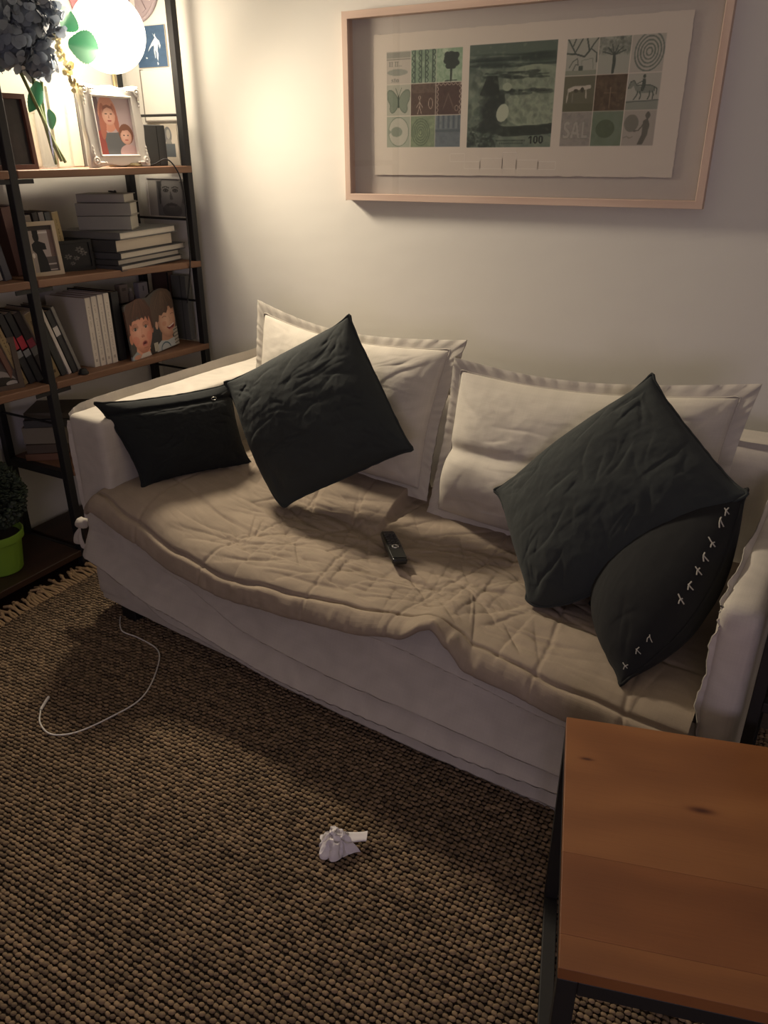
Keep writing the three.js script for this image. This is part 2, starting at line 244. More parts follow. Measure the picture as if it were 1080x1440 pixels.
// ------------------------------------------------------------------ cushions
function pillow(name, label, corners, T, o) { // corners: a->, b^ order c00, c10, c11, c01 in sofa-local (u, y, v)
  const c = corners.map((p) => L2W(...p)); const base = c.reduce((m, p) => m.add(p.clone().multiplyScalar(0.25)), V3(0, 0, 0)); base.y = Math.min(...c.map((p) => p.y));
  const root = thing(name, label, 'cushion', base.toArray(), 0, o.group);
  const lc = c.map((p) => p.clone().sub(base)); const nrm = V3(0, 0, 0).crossVectors(lc[2].clone().sub(lc[0]), lc[3].clone().sub(lc[1])).normalize(); // faces the viewer for ccw order
  const A = lc[1].clone().sub(lc[0]).length(), B = lc[3].clone().sub(lc[0]).length(), sd = o.seed || 0;
  const bil = (a, b) => lc[0].clone().multiplyScalar((1 - a) * (1 - b)).addScaledVector(lc[1], a * (1 - b)).addScaledVector(lc[2], a * b).addScaledVector(lc[3], (1 - a) * b);
  const e = o.edge || {}, up = V3(0, 1, 0), mid = bil(0.5, 0.5);
  const P = (a, b) => { // pinched outline; edge = extra [u, y, v] offsets {bottom, right, top, left}
    const k = o.pinch ?? 0.06; const a2 = 0.5 + (a - 0.5) * (1 - k * Math.sin(Math.PI * b)), b2 = 0.5 + (b - 0.5) * (1 - k * Math.sin(Math.PI * a)); const p = bil(a2, b2);
    const add = (v, w) => { if (v) p.addScaledVector(SU, v[0] * w).addScaledVector(up, v[1] * w).addScaledVector(SV, v[2] * w); };
    const sk = (x, v) => (v && v[3] ? Math.sin(Math.PI * Math.min(1, Math.max(0, x)) ** v[3]) : Math.sin(Math.PI * Math.min(1, Math.max(0, x))));
    const ear = o.ear ?? (o.flange ? 0 : 0.016); if (ear) { const A2 = Math.abs(2 * a - 1), B2 = Math.abs(2 * b - 1), wq = (A2 * B2) ** 7; p.addScaledVector(p.clone().sub(mid).normalize(), ear * wq).addScaledVector(nrm, 0.4 * ear * wq); }
    add(e.top, sk(a, e.top) * b * b); add(e.bottom, sk(a, e.bottom) * (1 - b) ** 2); add(e.left, sk(b, e.left) * (1 - a) ** 2); add(e.right, sk(b, e.right) * a * a); return p;
  };
  const fl = o.flange ? o.flange / A : 0, flb = o.flange ? o.flange / B : 0; const N = o.n || 130;
  const creases = []; seed = 1000 + sd * 77; for (let i = 0; i < (o.creases ?? 26); i++) { const corner = rnd() < 0.5; let x = rr(0.1, 0.9), y = rr(0.1, 0.9), an = (o.angle ?? 0.7) + rr(-0.6, 0.6); if (corner) { const cx = rnd() < 0.5 ? 0 : 1, cy = rnd() < 0.5 ? 0 : 1; an = Math.atan2(0.5 - cy, 0.5 - cx) + rr(-0.5, 0.5); const d = rr(0.08, 0.28); x = cx + Math.cos(an) * d; y = cy + Math.sin(an) * d; } creases.push([x, y, Math.cos(an), Math.sin(an), rr(0.05, 0.19), (rnd() < 0.5 ? -1 : 1) * rr(0.005, 0.010), rr(0.0012, 0.0036)]); }
  const prof = (a, b) => { const f = (x) => 1 - Math.abs(2 * x - 1) ** 2.3; return Math.max(0, f(a) * f(b)) ** 0.55; };
  const wr = (a, b, s) => { let h = 0; for (const [cx, cy, dx, dy, l, w, am] of creases) { const x = a - cx, y = b - cy, t = x * dx + y * dy; if (Math.abs(t) > l) continue; const n = -x * dy + y * dx + 0.02 * Math.sin(t * 15 + cx * 30), q = n / w; if (q < -6 || q > 16) continue; h += 1.2 * am * (1 - (t / l) ** 2) * (q < 0 ? -Math.exp(q) : -Math.exp(-q * 0.3)); }
    return (o.wrinkle ?? 1) * (h + 0.010 * fbm(a * 3 + sd, b * 3, s * 5) + 0.0035 * (0.5 - Math.abs(fbm(a * 9 + b * 4 + sd, b * 7 - a * 5, s * 3 + 2, 3)))); };
  const face = (s) => grid(N, N, (a, b) => { const aa = fl + a * (1 - 2 * fl), bb = flb + b * (1 - 2 * flb); const p = P(aa, bb), t = prof(a, b); const m = Math.min(1, Math.min(a, 1 - a, b, 1 - b) * 9); let h = T * (s > 0 ? 1 : (o.backT ?? 0.8)) * t + m * wr(a, b, s); if (o.bulge && s > 0) h += o.bulge(a, b); return p.addScaledVector(nrm, s * h); }, [A, B]);
  const F = face(1), K = face(-1); { const ix = K.index.array; for (let i = 0; i < ix.length; i += 3) { const t = ix[i]; ix[i] = ix[i + 1]; ix[i + 1] = t; } K.computeVertexNormals(); }
  part('cushion_cover', mergeGeometries([F, K]), o.mat, root);
  if (o.flange) { // flat raw-edged border, slightly wavy
    const loop = (t) => { const s = (t % 1) * 4, i = Math.floor(s), f = s - i; return [[f, 0], [1, f], [1 - f, 1], [0, 1 - f]][i]; };
    const g = grid(360, 5, (a, b) => { const [x, y] = loop(a === 1 ? 0 : a); const k = [0, 0.5, 1, 1, 0.5, 0][Math.round(b * 5)], sgn = [1, 1, 1, -1, -1, -1][Math.round(b * 5)]; const lx = fl + x * (1 - 2 * fl), ly = flb + y * (1 - 2 * flb); const q = P(lx + (x - lx) * k, ly + (y - ly) * k); const pl = Math.sin(a * 420 + 3 * noise(a * 60, 1)) * 0.0018 + 0.008 * fbm(a * 34 + sd, 3.1); return q.addScaledVector(nrm, sgn * 0.003 + k * pl); }, [2 * (A + B), o.flange * 2]);
    part('flange', g, o.mat, root);
    part('seam', tube(Array.from({ length: 80 }, (_, i) => { const [x, y] = loop(i / 80); return P(fl + x * (1 - 2 * fl), flb + y * (1 - 2 * flb)).addScaledVector(nrm, 0.003); }), 0.002, 200, 6, true), o.mat, root);
  } else if (o.piping !== 0) {
    const loop = (t) => { const s = t * 4, i = Math.floor(s), f = s - i; return [[f, 0], [1, f], [1 - f, 1], [0, 1 - f]][i]; };
    part('seam', tube(Array.from({ length: 96 }, (_, i) => P(...loop(i / 96)).add(V3(0.002 * noise(i, 1), 0.002 * noise(i, 2), 0))), 0.004, 260, 6, true), o.mat, root);
  }
  root.userData.at = undefined; delete root.userData.at;
  return { root, P, nrm, face: (a, b) => P(a, b).addScaledVector(nrm, T * prof(a, b)), prof, T };
}
pillow('back_cushion', 'large white flanged linen back cushion behind the tilted charcoal cushion at the left', [[0.2, 0.45, 0.60], [0.985, 0.45, 0.60], [1.03, 0.958, 0.75], [0.168, 1.0, 0.75]], 0.105, { mat: M.white, flange: 0.036, seed: 1, pinch: 0.035, edge: { top: [-0.06, -0.045, 0.02], right: [-0.01, 0, 0] }, creases: 40, angle: 0.3 });
pillow('back_cushion', 'right white flanged linen back cushion, half hidden by the leaning charcoal cushion', [[1.0, 0.415, 0.57], [1.9, 0.42, 0.60], [1.885, 0.95, 0.75], [1.012, 0.912, 0.70]], 0.135, { mat: M.white, flange: 0.034, seed: 2, pinch: 0.03, edge: { top: [-0.05, -0.04, 0.02], right: [-0.02, 0, 0], bottom: [0, -0.02, -0.03] }, creases: 50, angle: 0.2, bulge: (a, b) => 0.03 * Math.exp(-(((b - 0.26) / 0.16) ** 2)) - 0.022 * Math.exp(-(((b - 0.45 - 0.1 * a) / 0.05) ** 2)) * sm(0.6, 0.1, a) });
const lumbar = pillow('lumbar_cushion', 'small black oblong cushion lying against the left sofa arm', [[0.235, 0.525, 0.08], [0.33, 0.49, 0.46], [0.235, 0.75, 0.50], [0.135, 0.785, 0.03]], 0.06, { mat: M.blackgreen, seed: 3, pinch: 0.05, creases: 22, angle: 0.1, bulge: (a, b) => -0.012 * Math.exp(-(((b - 0.86) / 0.025) ** 2)) });
pillow('throw_cushion', 'square charcoal linen cushion standing on its corner at the left of the sofa', [[0.632, 0.47, 0.31], [0.996, 0.683, 0.46], [0.696, 1.012, 0.58], [0.313, 0.785, 0.42]], 0.10, { mat: M.dark, seed: 4, pinch: -0.01, creases: 90, angle: 0.0, edge: { left: [-0.045, -0.012, 0, 0.5] } });
const cross = pillow('stitched_cushion', 'black cushion with pale cross stitches along its seam, wedged against the right sofa arm', [[1.66, 0.45, 0.30], [1.815, 0.44, 0.03], [1.935, 0.785, 0.38], [1.75, 0.70, 0.70]], 0.12, { mat: M.black, seed: 5, pinch: -0.01, edge: { right: [0.045, -0.015, -0.04], bottom: [-0.005, 0.0, -0.03] }, creases: 10, wrinkle: 0.6 });
pillow('throw_cushion', 'square charcoal linen cushion leaning at the right in front of the white back cushion', [[1.507, 0.455, 0.235], [1.93, 0.79, 0.37], [1.644, 0.962, 0.58], [1.306, 0.62, 0.45]], 0.10, { mat: M.dark, seed: 6, pinch: -0.015, creases: 80, angle: 0.9, edge: { bottom: [0.01, -0.06, -0.05, 0.63], right: [-0.005, -0.005, 0], top: [0, 0.01, 0] } });
{ // zip pull near the top right of the oblong cushion
  const p = lumbar.face(0.8, 0.87).addScaledVector(lumbar.nrm, 0.004); part('zip_pull', new THREE.TorusGeometry(0.008, 0.0014, 6, 18).scale(1, 0.6, 1).rotateY(0.8).translate(p.x, p.y, p.z), std({ color: C(0.35, 0.34, 0.3), metalness: 0.8, roughness: 0.35 }), lumbar.root);
}
{ // pale stitches sewn through the edge
  const mt = std({ color: C(0.42, 0.40, 0.35) }); seed = 31;
  for (let i = 0; i < 12; i++) { if (i === 3 || i === 4) continue; const b = 0.07 + i * 0.075 + rr(-0.012, 0.012), k = i < 5 ? 0.5 : 0.75; const p = cross.face(0.985, b), q = cross.face(0.962 + rr(-0.008, 0.006), b + rr(0, 0.02)), r = cross.face(0.975, b - 0.016), s = cross.face(0.974 + rr(-0.01, 0.008), b + rr(0.012, 0.028)); for (const v of [p, q, r, s]) v.addScaledVector(cross.nrm, 0.004);
    part('cross_stitch', [tube([p, p.clone().lerp(q, 0.5).addScaledVector(cross.nrm, 0.003), q], 0.0022 * k, 6, 5), tube([r, r.clone().lerp(s, 0.5).addScaledVector(cross.nrm, 0.003), s], 0.0022 * k, 6, 5)], mt, cross.root); }
}

// ------------------------------------------------------------------ remote control on the quilt
{
  const p = L2W(1.06, 0.437, 0.272), h = L2W(0.985, 0, 0.35).sub(L2W(1.125, 0, 0.20)); const turn = Math.atan2(h.x, h.z);
  const t = thing('remote_control', 'black television remote control lying on the tan quilt', 'remote', [p.x, p.y, p.z], turn);
  const m = std({ color: C(0.012, 0.013, 0.013), roughness: 0.28 }), b = std({ color: C(0.05, 0.05, 0.05), roughness: 0.4 });
  part('body', softBox(0.046, 0.02, 0.205, 0.008, 0.004, (x, y, z) => 0.002 * Math.cos(z * 22)).translate(0, 0.01, 0), m, t);
  part('cover_plate', rbox(0.04, 0.004, 0.062, 0.002, 0, 0.0205, -0.062), std({ color: C(0.05, 0.055, 0.05), roughness: 0.14, metalness: 0.6 }), t);
  for (let i = 0; i < 6; i++) for (let j = 0; j < 3; j++) part('button', new THREE.CylinderGeometry(0.0042, 0.0046, 0.003, 10).translate((j - 1) * 0.0125, 0.0225, -0.012 + i * 0.0155), b, t);
  part('navigation_button', new THREE.TorusGeometry(0.009, 0.003, 8, 20).rotateX(Math.PI / 2).translate(0, 0.022, -0.022), std({ color: C(0.5, 0.5, 0.48), roughness: 0.2, metalness: 0.8 }), t);
  t.rotation.z = 0.05; t.rotation.x = -0.06;
}

// ------------------------------------------------------------------ rug
{
  const x0 = -2.225, x1 = 0.75, z0 = -2.02, z1 = 0.7, px = 0.0132, pz = 0.0122;
  const rug = thing('rug', 'coarse brown woven jute rug with a knotted fringe covering the floor before the sofa', 'rug', [0, 0, 0]);
  part('backing', rbox(x1 - x0, 0.006, z1 - z0, 0.002, (x0 + x1) / 2, 0.003, (z0 + z1) / 2), std({ color: C(0.022, 0.014, 0.008), roughness: 1 }), rug);
  const nub = new THREE.SphereGeometry(1, 7, 5).scale(0.0078, 0.0046, 0.0054); const rows = Math.floor((z1 - z0) / pz), cols = Math.floor((x1 - x0) / px);
  const im = new THREE.InstancedMesh(nub, std({ color: C(1, 1, 1), roughness: 0.95 }), rows * cols); im.name = 'weave'; im.userData.kind = 'stuff';
  const m4 = new THREE.Matrix4(), q = new THREE.Quaternion(), col = new THREE.Color(); let k = 0; seed = 99;
  const rowTone = Array.from({ length: rows }, () => rr(0.86, 1.12));
  for (let j = 0; j < rows; j++) for (let i = 0; i < cols; i++) {
    const odd = (i + j) % 2; const x = x0 + (i + 0.5) * px + rr(-0.001, 0.001), z = z0 + (j + 0.5) * pz + 0.0025 * noise(i * 0.1, j * 0.3, 6) + rr(-0.0009, 0.0009);
    q.setFromEuler(new THREE.Euler(rr(-0.1, 0.1), (odd ? 0.22 : -0.18) + rr(-0.2, 0.2), rr(-0.14, 0.14))); const s = rr(0.84, 1.14);
    m4.compose(V3(x, 0.0065 + (odd ? 0.0022 : 0) + rr(0, 0.0007), z), q, V3(s, s * rr(0.85, 1.2), s * rr(0.9, 1.08))); im.setMatrixAt(k, m4);
    const t = rowTone[j] * rr(0.62, 1.35) * (1 + 0.2 * fbm(x * 3, z * 3, 9)); col.setRGB(0.205 * t, 0.142 * t, 0.083 * t); im.setColorAt(k++, col);
  }
  im.castShadow = im.receiveShadow = true; rug.add(im);
  const cord = std({ color: C(0.40, 0.27, 0.145), roughness: 1 });
  for (let i = 0; i < 96; i++) {
    const z = -2.02 + i * 0.0128, L = rr(0.065, 0.12), a = rr(-0.5, 0.35), pts = []; for (let t = 0; t <= 4; t++) { const f = t / 4; pts.push(V3(x0 + 0.006 - L * f * Math.cos(a * f), 0.007 + 0.006 * Math.sin(f * 3) + rr(0, 0.005), z + L * Math.sin(a) * f * f + rr(-0.003, 0.003))); }
    const g = tube(pts, 0.0056, 10, 6), kn = new THREE.SphereGeometry(0.0078, 7, 6).translate(pts[3].x, pts[3].y, pts[3].z);
    part('tassel', [g, kn], cord, rug);
  }
}

// ------------------------------------------------------------------ crumpled tissue and charging cable on the rug
{
  const t = thing('crumpled_tissue', 'crumpled white paper tissue lying alone on the rug', 'tissue', [-0.716, 0.012, -1.085], 0.4);
  const g = grid(90, 90, (a, b) => { const x = (a - 0.5) * 2, y = (b - 0.5) * 2; const r = Math.min(1, Math.hypot(x, y)), an = Math.atan2(y, x); const R = 0.038 * r * (1 + 0.16 * Math.sin(an * 3 + 1.4) + 0.12 * Math.sin(an * 5 + 0.4) + 0.10 * Math.sin(an * 9)); const fold = 0.5 - Math.abs(noise(x * 2.1 + y, y * 2.1 - x * 0.6, 3.1)), f2 = 0.5 - Math.abs(noise(x * 4.4 + 4, y * 4.4, 5.2)); return V3(R * Math.cos(an) + 0.013 * noise(x * 3, y * 3, 7), 0.003 + (0.030 * fold + 0.014 * f2 + 0.018) * Math.sqrt(Math.max(0, 1 - r ** 3)) + 0.012 * (1 - r), R * Math.sin(an) * 0.95 + 0.013 * noise(x * 3, y * 3, 13)); }, [0.2, 0.2]);
  const tm = new THREE.MeshPhysicalMaterial({ color: C(0.78, 0.74, 0.76), roughness: 0.95, transmission: 0.12, thickness: 0, side: THREE.DoubleSide });
  part('tissue_ball', g, tm, t);
  part('twisted_end', grid(30, 16, (a, b) => { const an = b * Math.PI * 2, r = (0.017 - 0.006 * a + 0.004 * a ** 4) * (1 + 0.25 * Math.sin(an * 3)); return V3(0.018 + 0.052 * a, 0.026 - 0.006 * a + Math.sin(an) * r * 0.35, -0.004 - 0.016 * a + Math.cos(an) * r * 0.9); }, [0.06, 0.06]), tm, t);
  const pts = [[-1.90, 0.014, -1.56], [-1.872, 0.013, -1.53], [-1.828, 0.013, -1.499], [-1.752, 0.014, -1.495], [-1.643, 0.013, -1.473], [-1.578, 0.014, -1.402], [-1.515, 0.013, -1.267], [-1.53, 0.014, -1.164], [-1.574, 0.013, -1.062], [-1.624, 0.014, -1.030], [-1.690, 0.014, -1.048], [-1.733, 0.015, -1.086]].map((p) => V3(...p));
  const c = thing('charging_cable', 'thin white charging cable looping over the rug from under the sofa', 'cable', [0, 0, 0]); const cm = std({ color: C(0.72, 0.68, 0.62), roughness: 0.5 });
  part('cord', tube(pts, 0.0024, 160, 8), cm, c);
  part('plug', tube([V3(-1.733, 0.015, -1.086), V3(-1.745, 0.017, -1.11), V3(-1.757, 0.018, -1.135)], 0.0045, 8, 10), cm, c);
}

// ------------------------------------------------------------------ side table
{
  const t = thing('side_table', 'square orange-brown wooden side table on a black steel frame in the right foreground', 'table', [-0.25, 0, -1.206], 15.2 * Math.PI / 180 );
  const Wd = 0.56, D = 0.52, H = 0.5; // local x along the rear edge, z towards the camera
  const wt = [woodTex([0.45, 0.275, 0.155], [0.58, 0.385, 0.225], 5, [[0.36, 0.52, 0.055], [0.62, 0.62, 0.04], [0.06, 0.3, 0.03]]), woodTex([0.41, 0.24, 0.13], [0.53, 0.33, 0.185], 7), woodTex([0.44, 0.265, 0.145], [0.55, 0.355, 0.2], 9)];
  const cuts = [0, 0.325, 0.468, D];
  for (let i = 0; i < 3; i++) { const w = cuts[i + 1] - cuts[i]; const g = rbox(Wd, 0.022, w - 0.0001, 0.0006, Wd / 2, H - 0.011, (cuts[i] + cuts[i + 1]) / 2); const uv = g.attributes.uv, p = g.attributes.position; for (let k = 0; k < uv.count; k++) uv.setXY(k, p.getX(k) / 0.62, (p.getZ(k) - cuts[i]) / 0.36); part('board', g, std({ map: wt[i], roughness: 0.42 }), t); }
  const f = 0.028, y = H - 0.022 - f / 2;
  for (const [x, z] of [[f / 2, f / 2], [Wd - f / 2, f / 2], [f / 2, D - f / 2], [Wd - f / 2, D - f / 2]]) part('leg', rbox(f, H - 0.022, f, 0.002, x, (H - 0.022) / 2, z), M.steelBlack, t);
  for (const z of [f / 2, D - f / 2]) { part('frame_rail', rbox(Wd - 2 * f, f, f, 0.002, Wd / 2, y, z), M.steelBlack, t); }
  for (const x of [f / 2, Wd - f / 2]) { part('frame_rail', rbox(f, f, D - 2 * f, 0.002, x, y, D / 2), M.steelBlack, t); part('floor_rail', rbox(f, f, D - 2 * f, 0.002, x, f / 2, D / 2), M.steelBlack, t); }
}
// dark open table beside the right arm
{
  const t = thing('end_table', 'narrow black steel end table close beside the right arm of the sofa', 'table', [0.096, 0, -1.74], SA);
  const w = 0.34, d = 0.34, h = 0.72, f = 0.022;
  for (const [x, z] of [[0, 0], [w, 0], [0, d], [w, d]]) part('leg', rbox(f, h, f, 0.002, x, h / 2, z), M.steelBlack, t);
  for (const yy of [h - f / 2, 0.52, 0.06]) for (const z of [0, d]) part('rail', rbox(w - f, f, f, 0.002, w / 2, yy, z), M.steelBlack, t);
  for (const yy of [h - f / 2, 0.06]) for (const x of [0, w]) part('rail', rbox(f, f, d - f, 0.002, x, yy, d / 2), M.steelBlack, t);
  part('top', rbox(w + f, 0.014, d + f, 0.003, w / 2, h + 0.007, d / 2), std({ color: C(0.03, 0.022, 0.018), roughness: 0.5 }), t);
}

// ------------------------------------------------------------------ framed print
{
  const t = thing('framed_print', 'wide pale wooden box frame holding a three part green print on deckled paper', 'picture', [-0.978, 1.628, ZB], 0); t.rotation.z = 0.006;
  const w = 1.262, h = 0.597, f = 0.021, D = 0.04; // outer size, moulding width, depth
  const rail = (L, flip) => { const s = new THREE.Shape(); s.moveTo(-L / 2, 0); s.lineTo(L / 2, 0); s.lineTo(L / 2 - f, f); s.lineTo(-L / 2 + f, f); s.closePath(); const g = new THREE.ExtrudeGeometry(s, { depth: D - 0.002, bevelEnabled: true, bevelSize: 0.0012, bevelThickness: 0.001, bevelSegments: 2 }); const uv = g.attributes.uv; for (let i = 0; i < uv.count; i++) uv.setXY(i, uv.getX(i) * 1.1, uv.getY(i) * 3); return g; };
  part('frame_rail', rail(w).translate(0, -h / 2, 0.001), M.frameWood, t); part('frame_rail', rail(w).rotateZ(Math.PI).translate(0, h / 2, 0.001), M.frameWood, t);
  part('frame_rail', rail(h).rotateZ(-Math.PI / 2).translate(-w / 2, 0, 0.001), M.frameWood, t); part('frame_rail', rail(h).rotateZ(Math.PI / 2).translate(w / 2, 0, 0.001), M.frameWood, t);
  part('backing_board', box(w - 0.02, h - 0.02, 0.004, 0, 0, 0.003), std({ color: C(0.56, 0.51, 0.46) }), t);
  // paper with a torn edge
  const px0 = -0.522, px1 = 0.525, py0 = -0.212, py1 = 0.226; const sh = new THREE.Shape(); const n = 90; const pts = [];
  for (let i = 0; i < n; i++) pts.push([px0 + (px1 - px0) * i / n, py0 + 0.004 * fbm(i * 0.7, 1)]); for (let i = 0; i < n; i++) pts.push([px1 + 0.004 * fbm(i * 0.6, 2), py0 + (py1 - py0) * i / n]); for (let i = 0; i < n; i++) pts.push([px1 + (px0 - px1) * i / n, py1 + 0.004 * fbm(i * 0.6, 3)]); for (let i = 0; i < n; i++) pts.push([px0 + 0.004 * fbm(i * 0.6, 4), py1 + (py0 - py1) * i / n]);
  pts.forEach((p, i) => (i ? sh.lineTo(...p) : sh.moveTo(...p)));
  const pg = new THREE.ExtrudeGeometry(sh, { depth: 0.0015, bevelEnabled: false }).translate(0, 0, 0.0085); const uv = pg.attributes.uv, pp = pg.attributes.position; for (let i = 0; i < uv.count; i++) uv.setXY(i, (pp.getX(i) - px0) / (px1 - px0), (pp.getY(i) - py0) / (py1 - py0));
  const tex = canvasTex(2048, 876, (g, TW, TH) => drawPrint(g, TW, TH, (x) => ((x - px0) / (px1 - px0)) * TW, (y) => (1 - (y - py0) / (py1 - py0)) * TH));
  part('print_sheet', pg, std({ map: tex, roughness: 0.9 }), t);
  const em = std({ color: C(0.80, 0.74, 0.66) }); const eb = (x0, x1, y0, y1) => { const a = 0.0018, t = 0.0004, z = 0.01005; return [box(x1 - x0, a, t, (x0 + x1) / 2, y0, z), box(x1 - x0, a, t, (x0 + x1) / 2, y1, z), box(a, y1 - y0, t, x0, (y0 + y1) / 2, z), box(a, y1 - y0, t, x1, (y0 + y1) / 2, z)]; };
  part('embossed_lines', [...eb(-0.222, -0.168, -0.168, -0.143), ...eb(-0.168, -0.11, -0.19, -0.168), ...eb(-0.11, -0.03, -0.19, -0.158), ...eb(-0.03, 0.02, -0.19, -0.14), ...eb(0.02, 0.095, -0.19, -0.163), ...eb(0.095, 0.155, -0.192, -0.168)], em, t);
  part('glass', box(w - 2 * f + 0.004, h - 2 * f + 0.004, 0.002, 0, 0, D - 0.009), M.glass, t);
}
function drawPrint(g, TW, TH, X, Y) {
  g.fillStyle = '#d9cfc2'; g.fillRect(0, 0, TW, TH);
  const R = (x, y, w, h, c) => { g.fillStyle = c; g.fillRect(x, y, w, h); };
  const speck = (x, y, w, h, c, n, s) => { g.fillStyle = c; for (let i = 0; i < n; i++) { g.globalAlpha = rr(0.04, 0.25); const r = rr(s * 0.3, s); g.beginPath(); g.ellipse(x + rnd() * w, y + rnd() * h, r * 1.6, r, rr(0, 3), 0, 7); g.fill(); } g.globalAlpha = 1; };
  const P = (c, lw, pts, fill) => { g.strokeStyle = c; g.fillStyle = c; g.lineWidth = lw; g.lineCap = 'round'; g.lineJoin = 'round'; g.beginPath(); pts.forEach((p, i) => (i ? g.lineTo(...p) : g.moveTo(...p))); fill ? g.fill() : g.stroke(); };
  const E = (c, x, y, rx, ry, lw, rot = 0) => { g.beginPath(); g.ellipse(x, y, rx, ry, rot, 0, 7); if (lw) { g.strokeStyle = c; g.lineWidth = lw; g.stroke(); } else { g.fillStyle = c; g.fill(); } };
  const cell = (bx, by, bw, bh, i, j, fn) => { const w = bw / 3, h = bh / 3; g.save(); g.beginPath(); g.rect(bx + i * w + 2, by + j * h + 2, w - 4, h - 4); g.clip(); g.translate(bx + i * w, by + j * h); fn(w, h); g.restore(); };
  // ---- left block
  let bx = X(-0.472), by = Y(0.174), bw = X(-0.187) - bx, bh = Y(-0.122) - by;
  cell(bx, by, bw, bh, 0, 0, (w, h) => { R(0, 0, w, h, '#bdb6ab'); R(0, 8, w, h * 0.16, '#98988f'); R(0, h * 0.24, w, 3, '#7f8079'); g.fillStyle = '#85867f'; g.font = 'bold ' + h * 0.2 + 'px serif'; g.fillText('H H..', w * 0.1, h * 0.46); E('#95988f', w * 0.45, h * 0.64, w * 0.42, h * 0.1); g.fillStyle = '#7d7f78'; g.fillText('sto', w * 0.2, h * 0.95); });
  cell(bx, by, bw, bh, 1, 0, (w, h) => { R(0, 0, w, h, '#7f9680'); speck(0, 0, w, h, '#b5c4ae', 120, 12); for (const f of [0.16, 0.42, 0.58, 0.86]) { R(w * f - 4, 0, 8, h, '#42514a'); for (let k = 0; k < 6; k++) P('#42514a', 5, Array.from({ length: 9 }, (_, m) => [w * f + (f > 0.5 ? 1 : -1) * (6 + 14 * Math.sin(m / 8 * Math.PI)), h * (k + m / 8) / 6])); } });
  cell(bx, by, bw, bh, 2, 0, (w, h) => { R(0, 0, w, h, '#8aa489'); speck(0, 0, w, h, '#c4d4bd', 160, 14); for (let k = 0; k < 26; k++) E('#3a4540', w * (0.58 + rr(-0.2, 0.2)), h * (0.36 + rr(-0.18, 0.18)), w * 0.11, h * 0.09); P('#3a4540', 13, [[w * 0.58, h * 0.5], [w * 0.57, h * 0.96]]); P('#46524b', 6, [[w * 0.35, h * 0.97], [w * 0.8, h * 0.95]]); });
  cell(bx, by, bw, bh, 0, 1, (w, h) => { R(0, 0, w, h, '#aeaea1'); for (const s of [-1, 1]) { g.fillStyle = '#7e8a7b'; g.beginPath(); g.moveTo(w * 0.5, h * 0.5); g.bezierCurveTo(w * (0.5 + s * 0.2), h * 0.1, w * (0.5 + s * 0.5), h * 0.1, w * (0.5 + s * 0.46), h * 0.35); g.bezierCurveTo(w * (0.5 + s * 0.46), h * 0.6, w * (0.5 + s * 0.3), h * 0.55, w * (0.5 + s * 0.36), h * 0.75); g.bezierCurveTo(w * (0.5 + s * 0.35), h, w * (0.5 + s * 0.1), h * 0.9, w * 0.5, h * 0.62); g.fill(); g.strokeStyle = '#5c685b'; g.lineWidth = 4; g.stroke(); P('#5c685b', 4, [[w * 0.5, h * 0.4], [w * (0.5 + s * 0.12), h * 0.12]]); } P('#4f5a50', 10, [[w * 0.5, h * 0.38], [w * 0.5, h * 0.72]]); });
  cell(bx, by, bw, bh, 1, 1, (w, h) => { R(0, 0, w, h, '#5b4a42'); R(0, 0, w, h * 0.3, '#6a5a50'); speck(0, 0, w, h, '#3d3430', 90, 10); P('#b8a99b', 4, [[w * 0.36, h * 0.5], [w * 0.36, h * 0.7], [w * 0.28, h * 0.95]]); P('#b8a99b', 4, [[w * 0.36, h * 0.7], [w * 0.44, h * 0.95]]); P('#b8a99b', 4, [[w * 0.24, h * 0.74], [w * 0.36, h * 0.58], [w * 0.48, h * 0.74]]); E('#b8a99b', w * 0.36, h * 0.44, 8, 9, 4); E('#b8a99b', w * 0.8, h * 0.63, w * 0.08, h * 0.16, 4); });
  cell(bx, by, bw, bh, 2, 1, (w, h) => { R(0, 0, w, h, '#574540'); speck(0, 0, w, h, '#352c29', 80, 12); P('#c2b4a4', 4, Array.from({ length: 40 }, (_, m) => [w * (0.08 + 0.03 * Math.sin(m)), h * m / 39])); P('#c2b4a4', 4, Array.from({ length: 40 }, (_, m) => [w * m / 39, h * (0.07 + 0.03 * Math.sin(m))])); P('#c2b4a4', 4, Array.from({ length: 40 }, (_, m) => [w * (0.95 + 0.03 * Math.sin(m)), h * m / 39])); P('#6f5f58', 7, [[w * 0.3, h * 0.8], [w * 0.5, h * 0.35], [w * 0.7, h * 0.8]]); E('#a89a8c', w * 0.82, h * 0.8, 12, 16, 4); });
  cell(bx, by, bw, bh, 0, 2, (w, h) => { R(0, 0, w, h, '#a3a99a'); E('#b9b8ab', w * 0.5, h * 0.5, w * 0.42, h * 0.46); E('#7d897a', w * 0.5, h * 0.5, w * 0.42, h * 0.46, 5); E('#8a9385', w * 0.42, h * 0.5, w * 0.24, h * 0.16); P('#8a9385', 4, [[w * 0.2, h * 0.5], [w * 0.06, h * 0.38], [w * 0.06, h * 0.62], [w * 0.2, h * 0.5]], true); });
  cell(bx, by, bw, bh, 1, 2, (w, h) => { R(0, 0, w, h, '#7c8b72'); speck(0, 0, w, h, '#a3b08a', 90, 12); for (let k = 1; k < 6; k++) E('#5b6a57', w * 0.42, h * 0.52, w * 0.07 * k, h * 0.085 * k, 5); });
  cell(bx, by, bw, bh, 2, 2, (w, h) => { R(0, 0, w, h, '#6f7a80'); for (let k = 0; k < 10; k++) R(w * k / 10, 0, w * 0.05, h * 0.42, k % 2 ? '#56626a' : '#828c8d'); R(0, h * 0.45, w, h * 0.08, '#5a666d'); speck(0, 0, w, h, '#4f5b64', 80, 12); });
